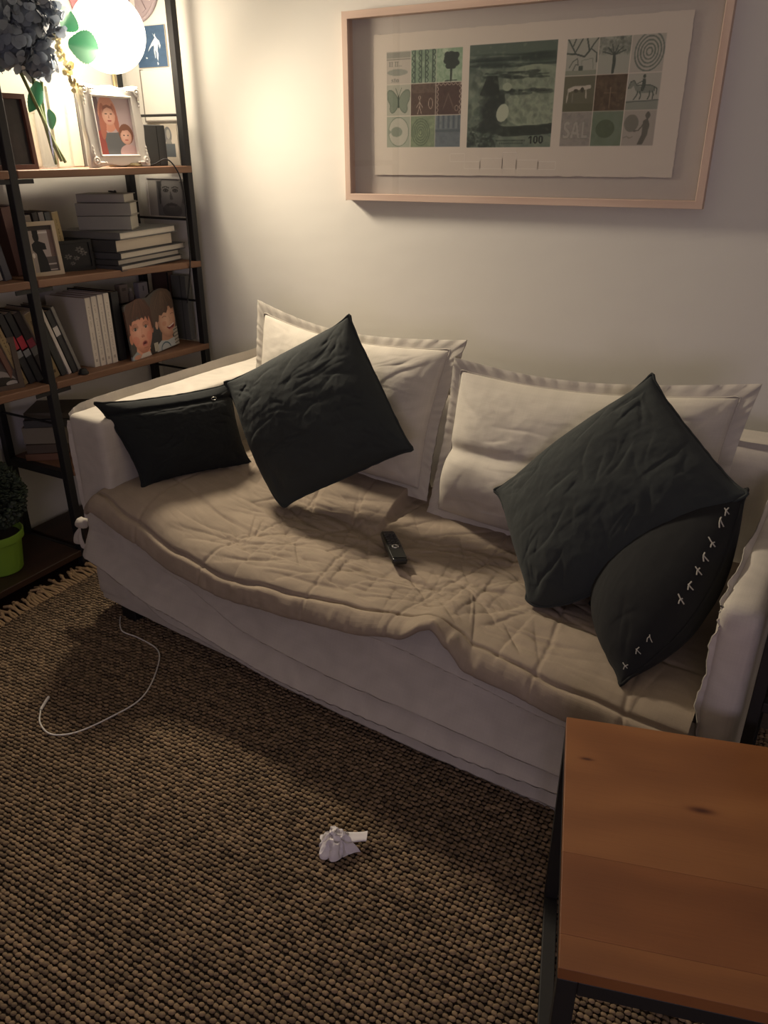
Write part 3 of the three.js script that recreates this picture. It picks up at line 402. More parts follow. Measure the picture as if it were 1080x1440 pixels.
  P('#c9c2b4', 5, [[bx + bw / 3, by + bh / 3], [bx + bw / 3, by + bh * 2 / 3], [bx + bw, by + bh * 2 / 3]]); P('#c9c2b4', 5, [[bx + bw * 2 / 3, by + bh / 3], [bx + bw * 2 / 3, by + bh * 2 / 3]]); P('#c9c2b4', 5, [[bx + bw / 3, by + bh / 3], [bx + bw, by + bh / 3]]);
  // ---- centre plate: a winding dark river in a green landscape
  bx = X(-0.162); by = Y(0.176); bw = X(0.132) - bx; bh = Y(-0.124) - by; g.save(); g.beginPath(); g.rect(bx, by, bw, bh); g.clip(); g.translate(bx, by);
  R(0, 0, bw, bh, '#66756a'); speck(0, 0, bw, bh, '#8e9a86', 420, 34); speck(0, 0, bw * 0.4, bh, '#37443f', 200, 24);
  R(0, 0, bw, bh * 0.1, '#5c6b61'); for (let k = 0; k < 60; k++) { g.globalAlpha = 0.35; E('#2f3c38', bw * rr(0.1, 1), bh * rr(0.1, 0.22), bw * rr(0.08, 0.3), bh * 0.012); } g.globalAlpha = 1;
  E('#8f9b87', bw * 0.78, bh * 0.35, bw * 0.34, bh * 0.14); E('#97a28d', bw * 0.82, bh * 0.62, bw * 0.4, bh * 0.2); speck(bw * 0.45, bh * 0.25, bw * 0.55, bh * 0.5, '#56655b', 260, 15);
  for (let k = 0; k < 70; k++) { g.globalAlpha = 0.55; E('#313d39', bw * rr(0.2, 0.95), bh * (rr(0, 1) < 0.5 ? rr(0.27, 0.34) : rr(0.43, 0.48)), bw * rr(0.02, 0.11), bh * rr(0.006, 0.016)); } g.globalAlpha = 1;
  P('#2d3733', 1, [[bw * 0.14, bh * 0.48], [bw * 0.22, bh * 0.3], [bw * 0.34, bh * 0.3], [bw * 0.38, bh * 0.48]], true); E('#9ea893', bw * 0.46, bh * 0.41, bw * 0.055, bh * 0.04);
  for (let k = 0; k < 120; k++) { g.globalAlpha = 0.3; E('#2c3633', bw * rr(0.16, 0.42), bh * rr(0.44, 0.82), bw * rr(0.02, 0.09), bh * rr(0.015, 0.05), 0, rr(0, 3)); } g.globalAlpha = 0.9;
  g.strokeStyle = '#303a36'; g.lineCap = 'butt'; g.lineJoin = 'round'; for (const [lw, dx] of [[0.10, 0], [0.07, -0.02]]) { g.lineWidth = bh * lw; g.beginPath(); g.moveTo(bw * (0.44 + dx), bh * 0.52); g.bezierCurveTo(bw * (0.2 + dx), bh * 0.55, bw * (0.2 + dx), bh * 0.86, bw * 0.52, bh * 0.845); g.bezierCurveTo(bw * 0.75, bh * 0.83, bw * 0.85, bh * 0.84, bw * 1.02, bh * 0.815); g.stroke(); } g.globalAlpha = 1; speck(bw * 0.14, bh * 0.45, bw * 0.86, bh * 0.44, '#5a685f', 160, 12); speck(0, 0, bw, bh, '#a4ae98', 130, 9);
  E('#b3bba6', bw * 0.42, bh * 0.66, bw * 0.07, bh * 0.09, 0, 0.3); for (let k = 0; k < 90; k++) { g.globalAlpha = 0.5; E('#2c3834', bw * rr(0, 0.34), bh * rr(0.8, 1), bw * rr(0.01, 0.05), bh * 0.012, 0, rr(0, 3)); } g.globalAlpha = 1;
  g.globalAlpha = 0.8; for (let k = 0; k < 22; k++) { R(bw * (0.36 + k * 0.016), bh * 0.925, bw * 0.01, bh * 0.016, '#2f3a36'); R(bw * (0.4 + k * 0.013), bh * 0.955, bw * 0.008, bh * 0.016, '#2f3a36'); } g.globalAlpha = 1;
  g.fillStyle = '#1d2624'; g.font = 'bold ' + bh * 0.105 + 'px sans-serif'; g.fillText('100', bw * 0.735, bh * 0.965); g.restore();
  // ---- right block
  bx = X(0.162); by = Y(0.175); bw = X(0.456) - bx; bh = Y(-0.124) - by; const ink = '#4c5650';
  cell(bx, by, bw, bh, 0, 0, (w, h) => { R(0, 0, w, h, '#a9aa9e'); R(0, h * 0.86, w, h * 0.14, '#8d9383'); P(ink, 9, [[w * 0.02, h * 0.4], [w * 0.3, h * 0.42], [w * 0.58, h * 0.5], [w * 0.72, h * 0.35], [w * 0.62, 0]]); P(ink, 8, [[w * 0.3, h * 0.42], [w * 0.12, h * 0.15], [w * 0.02, 0]]); P(ink, 7, [[w * 0.3, h * 0.34], [w * 0.45, h * 0.08], [w * 0.5, 0]]); P(ink, 7, [[w * 0.2, h * 0.2], [w * 0.28, 0]]); P(ink, 7, [[w * 0.72, h * 0.36], [w * 0.85, h * 0.16], [w * 0.98, h * 0.02]]); P(ink, 6, [[w * 0.78, h * 0.3], [w * 0.96, h * 0.42], [w * 0.97, h * 0.65]]); P('#5d665e', 5, [[w * 0.12, h * 0.78], [w * 0.22, h * 0.62], [w * 0.36, h * 0.54], [w * 0.4, h * 0.72], [w * 0.32, h * 0.7], [w * 0.24, h * 0.86]]); P('#8b9187', 5, [[w * 0.5, h * 0.84], [w * 0.5, h * 0.6], [w * 0.85, h * 0.55], [w * 0.88, h * 0.84]]); R(w * 0.42, h * 0.74, w * 0.14, h * 0.13, '#525c54'); });
  cell(bx, by, bw, bh, 1, 0, (w, h) => { R(0, 0, w, h, '#a7a99d'); speck(0, 0, w, h * 0.46, '#555f57', 260, 10); P(ink, 17, [[w * 0.5, h * 0.45], [w * 0.52, h * 0.7], [w * 0.5, h * 0.95]]); for (const [x, y] of [[0.3, 0.3], [0.42, 0.22], [0.6, 0.25], [0.75, 0.3], [0.85, 0.38], [0.15, 0.4]]) P(ink, 6, [[w * 0.5, h * 0.5], [w * x, h * y]]); });
  cell(bx, by, bw, bh, 2, 0, (w, h) => { R(0, 0, w, h, '#b4b0a5'); for (let k = 1; k < 6; k++) E('#6f7971', w * 0.55, h * 0.46, w * 0.085 * k, h * 0.1 * k, 8, 0.1); });
  cell(bx, by, bw, bh, 0, 1, (w, h) => { R(0, 0, w, h, '#6a6a58'); R(0, h * 0.78, w, h * 0.22, '#62624f'); P('#c3bcae', 22, [[w * 0.18, h * 0.4], [w * 0.35, h * 0.34], [w * 0.7, h * 0.34], [w * 0.82, h * 0.32]]); E('#4d4a3e', w * 0.4, h * 0.42, 14, 10); E('#4d4a3e', w * 0.6, h * 0.4, 12, 14); P('#b7b0a2', 8, [[w * 0.16, h * 0.4], [w * 0.12, h * 0.72]]); P('#b7b0a2', 8, [[w * 0.72, h * 0.4], [w * 0.74, h * 0.62]]); P('#8b867a', 6, [[w * 0.3, h * 0.5], [w * 0.3, h * 0.72]]); });
  cell(bx, by, bw, bh, 1, 1, (w, h) => { R(0, 0, w, h, '#5d4e3e'); speck(0, 0, w, h, '#8a7762', 150, 9); speck(0, 0, w, h, '#3d3329', 120, 12); P('#877663', 4, [[w * 0.5, h * 0.35], [w * 0.5, h * 0.92]]); P('#877663', 4, [[w * 0.32, h * 0.5], [w * 0.68, h * 0.5]]); });
  cell(bx, by, bw, bh, 2, 1, (w, h) => { R(0, 0, w, h, '#aeada2'); R(0, h * 0.74, w, h * 0.26, '#8e9388'); P('#5b645d', 5, [[w * 0.02, h * 0.78], [w * 0.98, h * 0.74]]); const hs = (pts) => pts.map(([x, y]) => [w * x, h * y]); P('#7f867c', 1, hs([[0.04, 0.42], [0.1, 0.24], [0.2, 0.2], [0.3, 0.34], [0.45, 0.38], [0.7, 0.34], [0.82, 0.38], [0.84, 0.5], [0.74, 0.54], [0.5, 0.55], [0.34, 0.54], [0.26, 0.46], [0.2, 0.34], [0.12, 0.42]]), true); P(ink, 4, hs([[0.04, 0.42], [0.1, 0.24], [0.2, 0.2], [0.3, 0.34], [0.7, 0.34], [0.82, 0.38], [0.84, 0.5]])); for (const [a, b] of [[0.34, 0.24], [0.4, 0.42], [0.7, 0.66], [0.78, 0.8]]) P(ink, 6, hs([[a, 0.5], [(a + b) / 2 + 0.03, 0.6], [b, 0.71]])); P(ink, 5, hs([[0.82, 0.38], [0.91, 0.44], [0.9, 0.58]])); P(ink, 1, hs([[0.46, 0.16], [0.54, 0.16], [0.56, 0.36], [0.5, 0.5], [0.43, 0.5], [0.44, 0.34]]), true); E(ink, w * 0.5, h * 0.1, w * 0.045, h * 0.05); P(ink, 4, hs([[0.46, 0.22], [0.3, 0.3]])); });
  cell(bx, by, bw, bh, 0, 2, (w, h) => { R(0, 0, w, h, '#9b968f'); speck(0, 0, w, h, '#7b7a74', 160, 12); g.font = 'bold ' + h * 0.66 + 'px sans-serif'; g.fillStyle = '#aba69d'; g.strokeStyle = '#83847d'; g.lineWidth = 6; g.save(); g.scale(0.72, 1); g.strokeText('SAL', w * 0.1, h * 0.76); g.fillText('SAL', w * 0.1, h * 0.76); g.restore(); });
  cell(bx, by, bw, bh, 1, 2, (w, h) => { R(0, 0, w, h, '#748371'); E('#56634f', w * 0.45, h * 0.5, w * 0.3, h * 0.26); speck(0, 0, w, h, '#65755f', 140, 14); });
  cell(bx, by, bw, bh, 2, 2, (w, h) => { R(0, 0, w, h, '#a9a298'); E('#7b7a70', w * 0.26, h * 0.36, w * 0.22, h * 0.24); P('#66655d', 1, [[w * 0.62, h * 0.3], [w * 0.74, h * 0.22], [w * 0.82, h * 0.4], [w * 0.78, h * 0.7], [w * 0.66, h * 0.96], [w * 0.5, h * 0.96], [w * 0.62, h * 0.66]], true); E('#66655d', w * 0.74, h * 0.15, w * 0.07, h * 0.1); P('#66655d', 7, [[w * 0.66, h * 0.36], [w * 0.5, h * 0.56], [w * 0.36, h * 0.58]]); P('#8a877c', 5, [[w * 0.06, h * 0.76], [w * 0.16, h * 0.72], [w * 0.24, h * 0.78], [w * 0.34, h * 0.73]]); });
  g.globalAlpha = 0.75; soften(g, TW, TH, 5); g.globalAlpha = 1;
}

// ------------------------------------------------------------------ bookshelf
{
  const t = thing('bookshelf', 'tall industrial bookshelf of brown boards on black steel posts along the left wall', 'bookshelf', [SHX, 0, SHZ]);
  // local: x = -d, z = -s
  const p = (s, y, d) => V3(-d, y, -s), f = 0.03, Dp = 0.335, S = [-0.5, 0.385, 1.215], TOP = 2.42;
  for (const s of S) for (const d of [f / 2, Dp]) part('post', rbox(f, TOP, f, 0.003, -d, TOP / 2, -s), M.steel, t);
  const board = (s0, s1, y0, y1, th, mat) => { const g = rbox(Dp, th, Math.abs(s1 - s0), 0.004, -Dp / 2 + 0.005 - f / 2 + 0.012, 0, 0); const uv = g.attributes.uv, pp = g.attributes.position; for (let i = 0; i < uv.count; i++) uv.setXY(i, pp.getZ(i) / 0.9 + y0, (pp.getX(i) + pp.getY(i)) / 0.5 + s0); const m = part('shelf_board', g, mat, t); m.position.set(0, (y0 + y1) / 2 - th / 2, -(s0 + s1) / 2); m.rotation.x = Math.atan2(y1 - y0, s1 - s0); return m; };
  const e0 = S[0] + 0.016, e1 = S[1] - 0.016, e2 = S[1] + 0.016, e3 = S[2] + 0.012;
  for (let k = 0; k < 3; k++) { board(e0, e1, BY(k, e0), BY(k, e1), 0.026, M.shelfWood); board(e2, e3, BY(k, e2), BY(k, e3), 0.026, M.shelfWood); }
  board(e2, e3, BY(3), BY(3), 0.024, M.shelfWood); board(e0, e1, BY(4), BY(4), 0.026, M.floorWood); board(e2, e3, BY(4), BY(4), 0.026, M.floorWood); board(e0, e1, 2.3, 2.3, 0.026, M.shelfWood); board(e2, e3, 2.3, 2.3, 0.026, M.shelfWood);
  for (const s of [S[1], S[2]]) for (let k = 0; k < 5; k++) part('side_rail', bar(p(s, BY(k, s) - 0.016, f), p(s, BY(k, s) - 0.016, Dp - f / 2), k === 3 ? 0.03 : 0.018), M.steel, t);
  for (const [s, y] of [[S[1], 0.585], [S[2], 0.585], [S[2], 0.90], [S[2], 1.232], [S[2], 1.62]]) part('side_rod', tube([p(s, y, f / 2), p(s, y, Dp)], 0.005, 4, 8), M.steel, t);
  for (const k of [0, 1, 2]) part('bracket', [rbox(0.004, 0.014, 0.06, 0.001, -0.004, BY(k, 0.43) - 0.034, -0.43), rbox(0.004, 0.014, 0.06, 0.001, -0.004, BY(k, 0.34) - 0.034, -0.34)], M.steel, t);
}
// ------------------------------------------------------------------ globe lamp (glowing mesh and its light)
{
  const gp = sp(0.955, 1.873, 0.085), R = 0.128;
  const t = thing('globe_lamp', 'glowing white glass globe lamp standing behind the ornate frame on the top shelf', 'lamp', [gp[0], 1.437, gp[2]]);
  const gm = part('globe_shade', new THREE.SphereGeometry(R, 48, 32).translate(0, 1.873 - 1.437, 0), new THREE.MeshStandardMaterial({ color: C(0.9, 0.88, 0.82), emissive: C(1, 0.9, 0.72), emissiveIntensity: GLOW, roughness: 0.4 }), t);
  gm.castShadow = false;
  part('stem', tube([V3(0, 0.01, 0), V3(0, 0.31, 0)], 0.008, 4, 12), std({ color: C(0.4, 0.33, 0.2), roughness: 0.3, metalness: 0.9 }), t);
  part('base', new THREE.LatheGeometry([[0, 0], [0.06, 0], [0.062, 0.006], [0.058, 0.014], [0.012, 0.018], [0.009, 0.03]].map((q) => new THREE.Vector2(...q)), 40), std({ color: C(0.4, 0.33, 0.2), roughness: 0.3, metalness: 0.9 }), t);
  const q = (s, y, d) => V3(...sp(s, y, d)).sub(V3(gp[0], 1.437, gp[2]));
  part('power_cord', tube([q(0.99, 1.443, 0.09), q(1.06, 1.442, 0.05), q(1.10, 1.462, 0.012), q(1.125, 1.425, -0.012), q(1.148, 1.36, -0.013), q(1.155, 1.2, -0.01), q(1.15, 1.06, -0.008), q(1.15, 0.9, 0.03)], 0.0028, 80, 8), M.steel, t);
  const L = new THREE.PointLight(LAMP_COLOR, LAMP_POWER, 0, 2); L.position.set(gp[0], 1.873, gp[2]); L.castShadow = true; L.shadow.radius = 5; L.shadow.mapSize.set(1024, 1024); scene.add(L);
  const B = new THREE.SpotLight(LAMP_COLOR, BEAM_POWER, 0, 1.48, 1, 2); B.position.copy(L.position); B.target.position.copy(L.position).add(V3(0.70, -0.45, 0.60)); B.castShadow = true; B.shadow.radius = 5; B.shadow.mapSize.set(2048, 2048); scene.add(B, B.target); // the bulb throws most of its light out into the room
}
// ------------------------------------------------------------------ television across the room
{
  const t = thing('television', 'wall mounted flat television glowing on the wall opposite the sofa', 'television', [0.75, TV_Y, ZF - 0.035]);
  part('bezel', rbox(1.24, 0.72, 0.04, 0.006), M.steelBlack, t);
  part('screen', box(1.2, 0.68, 0.003, 0, 0, -0.0215), new THREE.MeshStandardMaterial({ color: 0x050505, emissive: TV_COLOR, emissiveIntensity: 0.5, roughness: 0.3 }), t);
  const L = new THREE.RectAreaLight(TV_COLOR, TV_POWER, 1.2, 0.68); L.position.set(0.75, TV_Y, ZF - 0.062); scene.add(L);
}
// ------------------------------------------------------------------ picture frames and photographs
const skin = (g, x, y, rx, ry, tone, rot = 0) => { const gr = g.createRadialGradient(x - rx * 0.2, y - ry * 0.1, rx * 0.1, x, y, ry * 1.2); gr.addColorStop(0, tone[0]); gr.addColorStop(0.7, tone[1]); gr.addColorStop(1, tone[2]); g.fillStyle = gr; g.beginPath(); g.ellipse(x, y, rx, ry, rot, 0, 7); g.fill(); };
const el = (g, c, x, y, rx, ry, rot = 0) => { g.fillStyle = c; g.beginPath(); g.ellipse(x, y, rx, ry, rot, 0, 7); g.fill(); };
const poly = (g, c, pts, lw) => { g.beginPath(); pts.forEach((p, i) => (i ? g.lineTo(...p) : g.moveTo(...p))); if (lw) { g.strokeStyle = c; g.lineWidth = lw; g.lineCap = 'round'; g.stroke(); } else { g.closePath(); g.fillStyle = c; g.fill(); } };
function soften(g, w, h, k) { // photographs are never razor sharp: scale down and up again
  const c = document.createElement('canvas'); c.width = Math.round(w / k); c.height = Math.round(h / k); const q = c.getContext('2d'); q.imageSmoothingEnabled = true; q.imageSmoothingQuality = 'high'; q.drawImage(g.canvas, 0, 0, c.width, c.height); g.imageSmoothingEnabled = true; g.imageSmoothingQuality = 'high'; g.drawImage(c, 0, 0, w, h);
}
const photoMat = (draw, w = 512, h = 640, r = 0.35) => std({ map: canvasTex(w, h, (g, a, b) => { draw(g, a, b); soften(g, a, b, 5); }), roughness: r });
function plane(w, h, x, y, z, th = 0.0015) { // a thin print with its picture on the front
  const g = new THREE.BoxGeometry(w, h, th).translate(x, y, z); return g;
}
function simpleFrame(name, label, w, h, f, depth, mat, pic, pos, turn, lean = 0, matte) {
  const t = thing(name, label, 'picture frame', pos, turn); t.rotation.order = 'YXZ'; t.rotation.x = -lean;
  const rail = (L) => { const s = new THREE.Shape(); s.moveTo(-L / 2, 0); s.lineTo(L / 2, 0); s.lineTo(L / 2 - f, f); s.lineTo(-L / 2 + f, f); s.closePath(); return new THREE.ExtrudeGeometry(s, { depth: depth - 0.002, bevelEnabled: true, bevelSize: 0.0008, bevelThickness: 0.001, bevelSegments: 2 }).translate(0, 0, -depth); };
  part('frame_rail', rail(w), mat, t); part('frame_rail', rail(w).rotateZ(Math.PI).translate(0, h, 0), mat, t);
  part('frame_rail', rail(h).rotateZ(-Math.PI / 2).translate(-w / 2, h / 2, 0), mat, t); part('frame_rail', rail(h).rotateZ(Math.PI / 2).translate(w / 2, h / 2, 0), mat, t);
  const iw = w - 2 * f, ih = h - 2 * f;
  if (matte) { part('mount', plane(iw + 0.004, ih + 0.004, 0, h / 2, -depth + 0.004), matte.mat, t); part('photograph', plane(iw - 2 * matte.b, ih - 2 * matte.b, 0, h / 2, -depth + 0.0058), pic, t); } else part('photograph', plane(iw + 0.004, ih + 0.004, 0, h / 2, -depth + 0.005), pic, t);
  part('back_board', box(w - 0.01, h - 0.01, 0.003, 0, h / 2, -depth + 0.0005), M.steelBlack, t);
  return t;
}
const FX = Math.PI / 2; // turn that faces the room from the shelf
{ // ornate white frame
  const w = 0.282, h = 0.262, t = thing('ornate_photo_frame', 'ornate white moulded frame holding a photo of a woman and child', 'picture frame', sp(0.888, 1.4375, 0.028), FX); t.rotation.order = 'YXZ'; t.rotation.x = -0.07;
  const sh = new THREE.Shape(); const N = 200; for (let i = 0; i <= N; i++) { const a = i / N * 4, k = Math.floor(a) % 4, f = a - Math.floor(a); const wob = -0.008 * Math.sin(f * Math.PI) ** 2 + 0.005 * Math.cos(f * Math.PI * 4) * Math.sin(f * Math.PI); const P = [[-w / 2 + w * f, 0 - wob], [w / 2 + wob, h * f], [w / 2 - w * f, h + wob], [-w / 2 - wob, h - h * f]][k]; i ? sh.lineTo(...P) : sh.moveTo(...P); }
  const b = 0.046, hole = new THREE.Path(); hole.moveTo(-w / 2 + b, b * 0.72); hole.lineTo(-w / 2 + b, h - b * 0.72); hole.lineTo(w / 2 - b, h - b * 0.72); hole.lineTo(w / 2 - b, b * 0.72); hole.closePath(); sh.holes.push(hole);
  part('frame_moulding', new THREE.ExtrudeGeometry(sh, { depth: 0.008, bevelEnabled: true, bevelThickness: 0.006, bevelSize: 0.005, bevelSegments: 4 }).translate(0, 0.005, -0.018), M.whitePaint, t);
  const lip = []; const iw = w - 2 * b, ih = h - 2 * b * 0.72; for (const [x0, y0, x1, y1] of [[-iw / 2, 0, iw / 2, 0], [iw / 2, 0, iw / 2, ih], [iw / 2, ih, -iw / 2, ih], [-iw / 2, ih, -iw / 2, 0]]) lip.push(tube([V3(x0, y0 + b * 0.72 + 0.005, -0.002), V3(x1, y1 + b * 0.72 + 0.005, -0.002)], 0.004, 4, 8));
  part('inner_lip', lip, M.whitePaint, t);
  for (const sx of [-1, 1]) for (const sy of [0, 1]) { const cx = sx * (w / 2 - 0.017), cy = sy ? h - 0.012 : 0.022; const g = [new THREE.TorusGeometry(0.011, 0.0045, 8, 20).translate(cx, cy, 0), new THREE.SphereGeometry(0.006, 10, 8).translate(cx, cy, 0.001)]; for (let k = 1; k < 4; k++) { g.push(new THREE.SphereGeometry(0.0075 - k * 0.0012, 10, 8).scale(1.5, 0.8, 0.7).translate(cx - sx * (0.008 + k * 0.012), cy + (sy ? 0.004 : -0.006), 0)); g.push(new THREE.SphereGeometry(0.0075 - k * 0.0012, 10, 8).scale(0.8, 1.5, 0.7).translate(cx + sx * 0.006, cy - (sy ? 1 : -1) * (0.008 + k * 0.012), 0)); } part('corner_scroll', g, M.whitePaint, t); }
  const pm = photoMat((g, W2, H2) => { g.fillStyle = '#b9a3a5'; g.fillRect(0, 0, W2, H2); poly(g, '#6f5a60', [[0, 0], [90, 0], [130, 240], [60, 420], [0, 400]]); el(g, '#93413a', 90, 560, 130, 200); poly(g, '#5d5f63', [[110, 390], [330, 380], [400, 640], [130, 640]]); el(g, '#c88a73', 195, 190, 118, 190); el(g, '#a86552', 120, 270, 42, 190, 0.1); el(g, '#a86552', 282, 230, 34, 150, -0.1); skin(g, 205, 205, 80, 108, ['#e2b7a2', '#cf9a86', '#a97362']); el(g, '#4a3535', 175, 190, 15, 6); el(g, '#4a3535', 238, 190, 15, 6); poly(g, '#b07a68', [[205, 195], [196, 235], [214, 238]]); el(g, '#a24d4c', 207, 262, 26, 9); poly(g, '#8d5444', [[130, 190], [150, 110], [200, 95], [262, 112], [282, 200], [255, 140], [200, 122], [155, 145]]); el(g, '#7a4a35', 390, 400, 92, 110); skin(g, 385, 425, 72, 86, ['#e3b9a6', '#d09c89', '#a87262']); el(g, '#46322f', 360, 412, 11, 6); el(g, '#46322f', 412, 412, 11, 6); el(g, '#b8675f', 386, 462, 24, 9); el(g, '#c3a0a0', 400, 600, 120, 90); poly(g, '#7a4a35', [[312, 400], [330, 335], [385, 312], [445, 335], [460, 400], [420, 355], [350, 360]]); });
  part('photograph', plane(iw + 0.004, ih + 0.004, 0, b * 0.72 + 0.005 + ih / 2, -0.012), pm, t);
  part('back_board', box(w - 0.03, h - 0.03, 0.003, 0, h / 2 + 0.004, -0.026), M.steelBlack, t);
}
simpleFrame('photo_frame', 'large dark frame with a thin reddish edge at the left end of the top shelf', 0.26, 0.222, 0.014, 0.018, std({ color: C(0.10, 0.035, 0.022), roughness: 0.5 }), photoMat((g, w, h) => { g.fillStyle = '#2b2a2b'; g.fillRect(0, 0, w, h); for (let i = 0; i < 40; i++) { g.globalAlpha = 0.12; el(g, i % 2 ? '#4a4746' : '#161516', rr(0, w), rr(0, h), rr(20, 90), rr(60, 240)); } g.globalAlpha = 1; }), sp(0.40, 1.4375, 0.05), FX, 0.05);
simpleFrame('photo_frame', 'cream wooden frame holding a photo of a dark standing figure, on the second shelf', 0.118, 0.180, 0.013, 0.014, std({ color: C(0.52, 0.43, 0.31), roughness: 0.6 }), photoMat((g, w, h) => { g.fillStyle = '#a79c96'; g.fillRect(0, 0, w, h); g.fillStyle = '#3a3432'; g.fillRect(0, 0, w, 70); g.fillStyle = '#cfc9c4'; g.fillRect(190, 90, 220, 26); g.fillStyle = '#6f5a52'; g.fillRect(400, 70, 112, 570); g.fillStyle = '#58504c'; g.fillRect(210, 430, 300, 210); g.fillStyle = '#b3aaa5'; g.fillRect(230, 520, 240, 22); g.fillRect(250, 600, 220, 16); el(g, '#16181a', 165, 150, 58, 76); poly(g, '#16181a', [[110, 70], [220, 70], [222, 110], [108, 110]]); poly(g, '#16181a', [[60, 250], [160, 200], [320, 250], [330, 330], [250, 330], [300, 460], [330, 640], [110, 640], [120, 380], [60, 330]]); el(g, '#e5e0da', 60, 400, 26, 34); }), [...sp(0.512, BY(1, 0.51), 0.072)], FX - 0.2, 0.09);
simpleFrame('photo_frame', 'small black frame with a dim photo of pale flowers, beside the stacked books', 0.128, 0.108, 0.010, 0.012, M.steelBlack, photoMat((g, w, h) => { g.fillStyle = '#161616'; g.fillRect(0, 0, w, h); for (const [x, y, r] of [[110, 330, 70], [250, 380, 60], [330, 180, 80], [390, 270, 70], [170, 500, 50]]) for (let k = 0; k < 7; k++) { g.globalAlpha = 0.6; el(g, '#8b857f', x + Math.cos(k) * r * 0.6, y + Math.sin(k) * r * 0.6, r * 0.4, r * 0.25, k); } g.globalAlpha = 1; }), sp(0.672, BY(1, 0.67), 0.10), FX - 0.25, 0.08);
simpleFrame('photo_frame', 'dark wooden frame standing at the left end of the third shelf', 0.15, 0.175, 0.017, 0.016, std({ color: C(0.085, 0.06, 0.045), roughness: 0.5 }), photoMat((g, w, h) => { g.fillStyle = '#4b4340'; g.fillRect(0, 0, w, h); el(g, '#8d8580', 330, 500, 170, 70, 0.5); el(g, '#231d1b', 250, 620, 260, 120); el(g, '#2c2623', 120, 420, 120, 90); el(g, '#a9a29b', 420, 610, 90, 40); }), sp(0.225, BY(2, 0.3), 0.05), FX - 0.2, 0.08);
simpleFrame('portrait_poster', 'pale framed grey portrait of a bearded face, under the top shelf', 0.225, 0.166, 0.008, 0.012, M.whitePaint, photoMat((g, w, h) => { g.fillStyle = '#b5b1a9'; g.fillRect(0, 0, w, h); g.fillStyle = '#777674'; g.fillRect(150, 40, 470, 440); skin(g, 390, 190, 190, 250, ['#a3a19d', '#8b8986', '#62615f']); poly(g, '#4c4b4a', [[170, 40], [250, 30], [230, 150], [215, 300], [190, 330], [180, 200]]); poly(g, '#5a5958', [[560, 40], [620, 40], [620, 330], [580, 300], [585, 150]]); for (const x of [310, 470]) { el(g, '#4a4948', x, 150, 48, 22); el(g, '#8f8c88', x, 154, 26, 8); el(g, '#3a3938', x, 152, 13, 10); poly(g, '#403f3e', [[x - 55, 118], [x, 102], [x + 52, 118]], 12); } poly(g, '#6d6b69', [[385, 150], [365, 255], [390, 270], [425, 256]]); g.globalAlpha = 0.55; el(g, '#4c4b4a', 395, 400, 165, 90); poly(g, '#484746', [[300, 318], [390, 300], [485, 318], [470, 345], [390, 330], [315, 345]]); g.globalAlpha = 1; el(g, '#7a7472', 392, 352, 55, 10); soften(g, w, h, 9);  }, 640, 480), [-2.522, 1.226, ZB + 0.022], 0, 0.03);
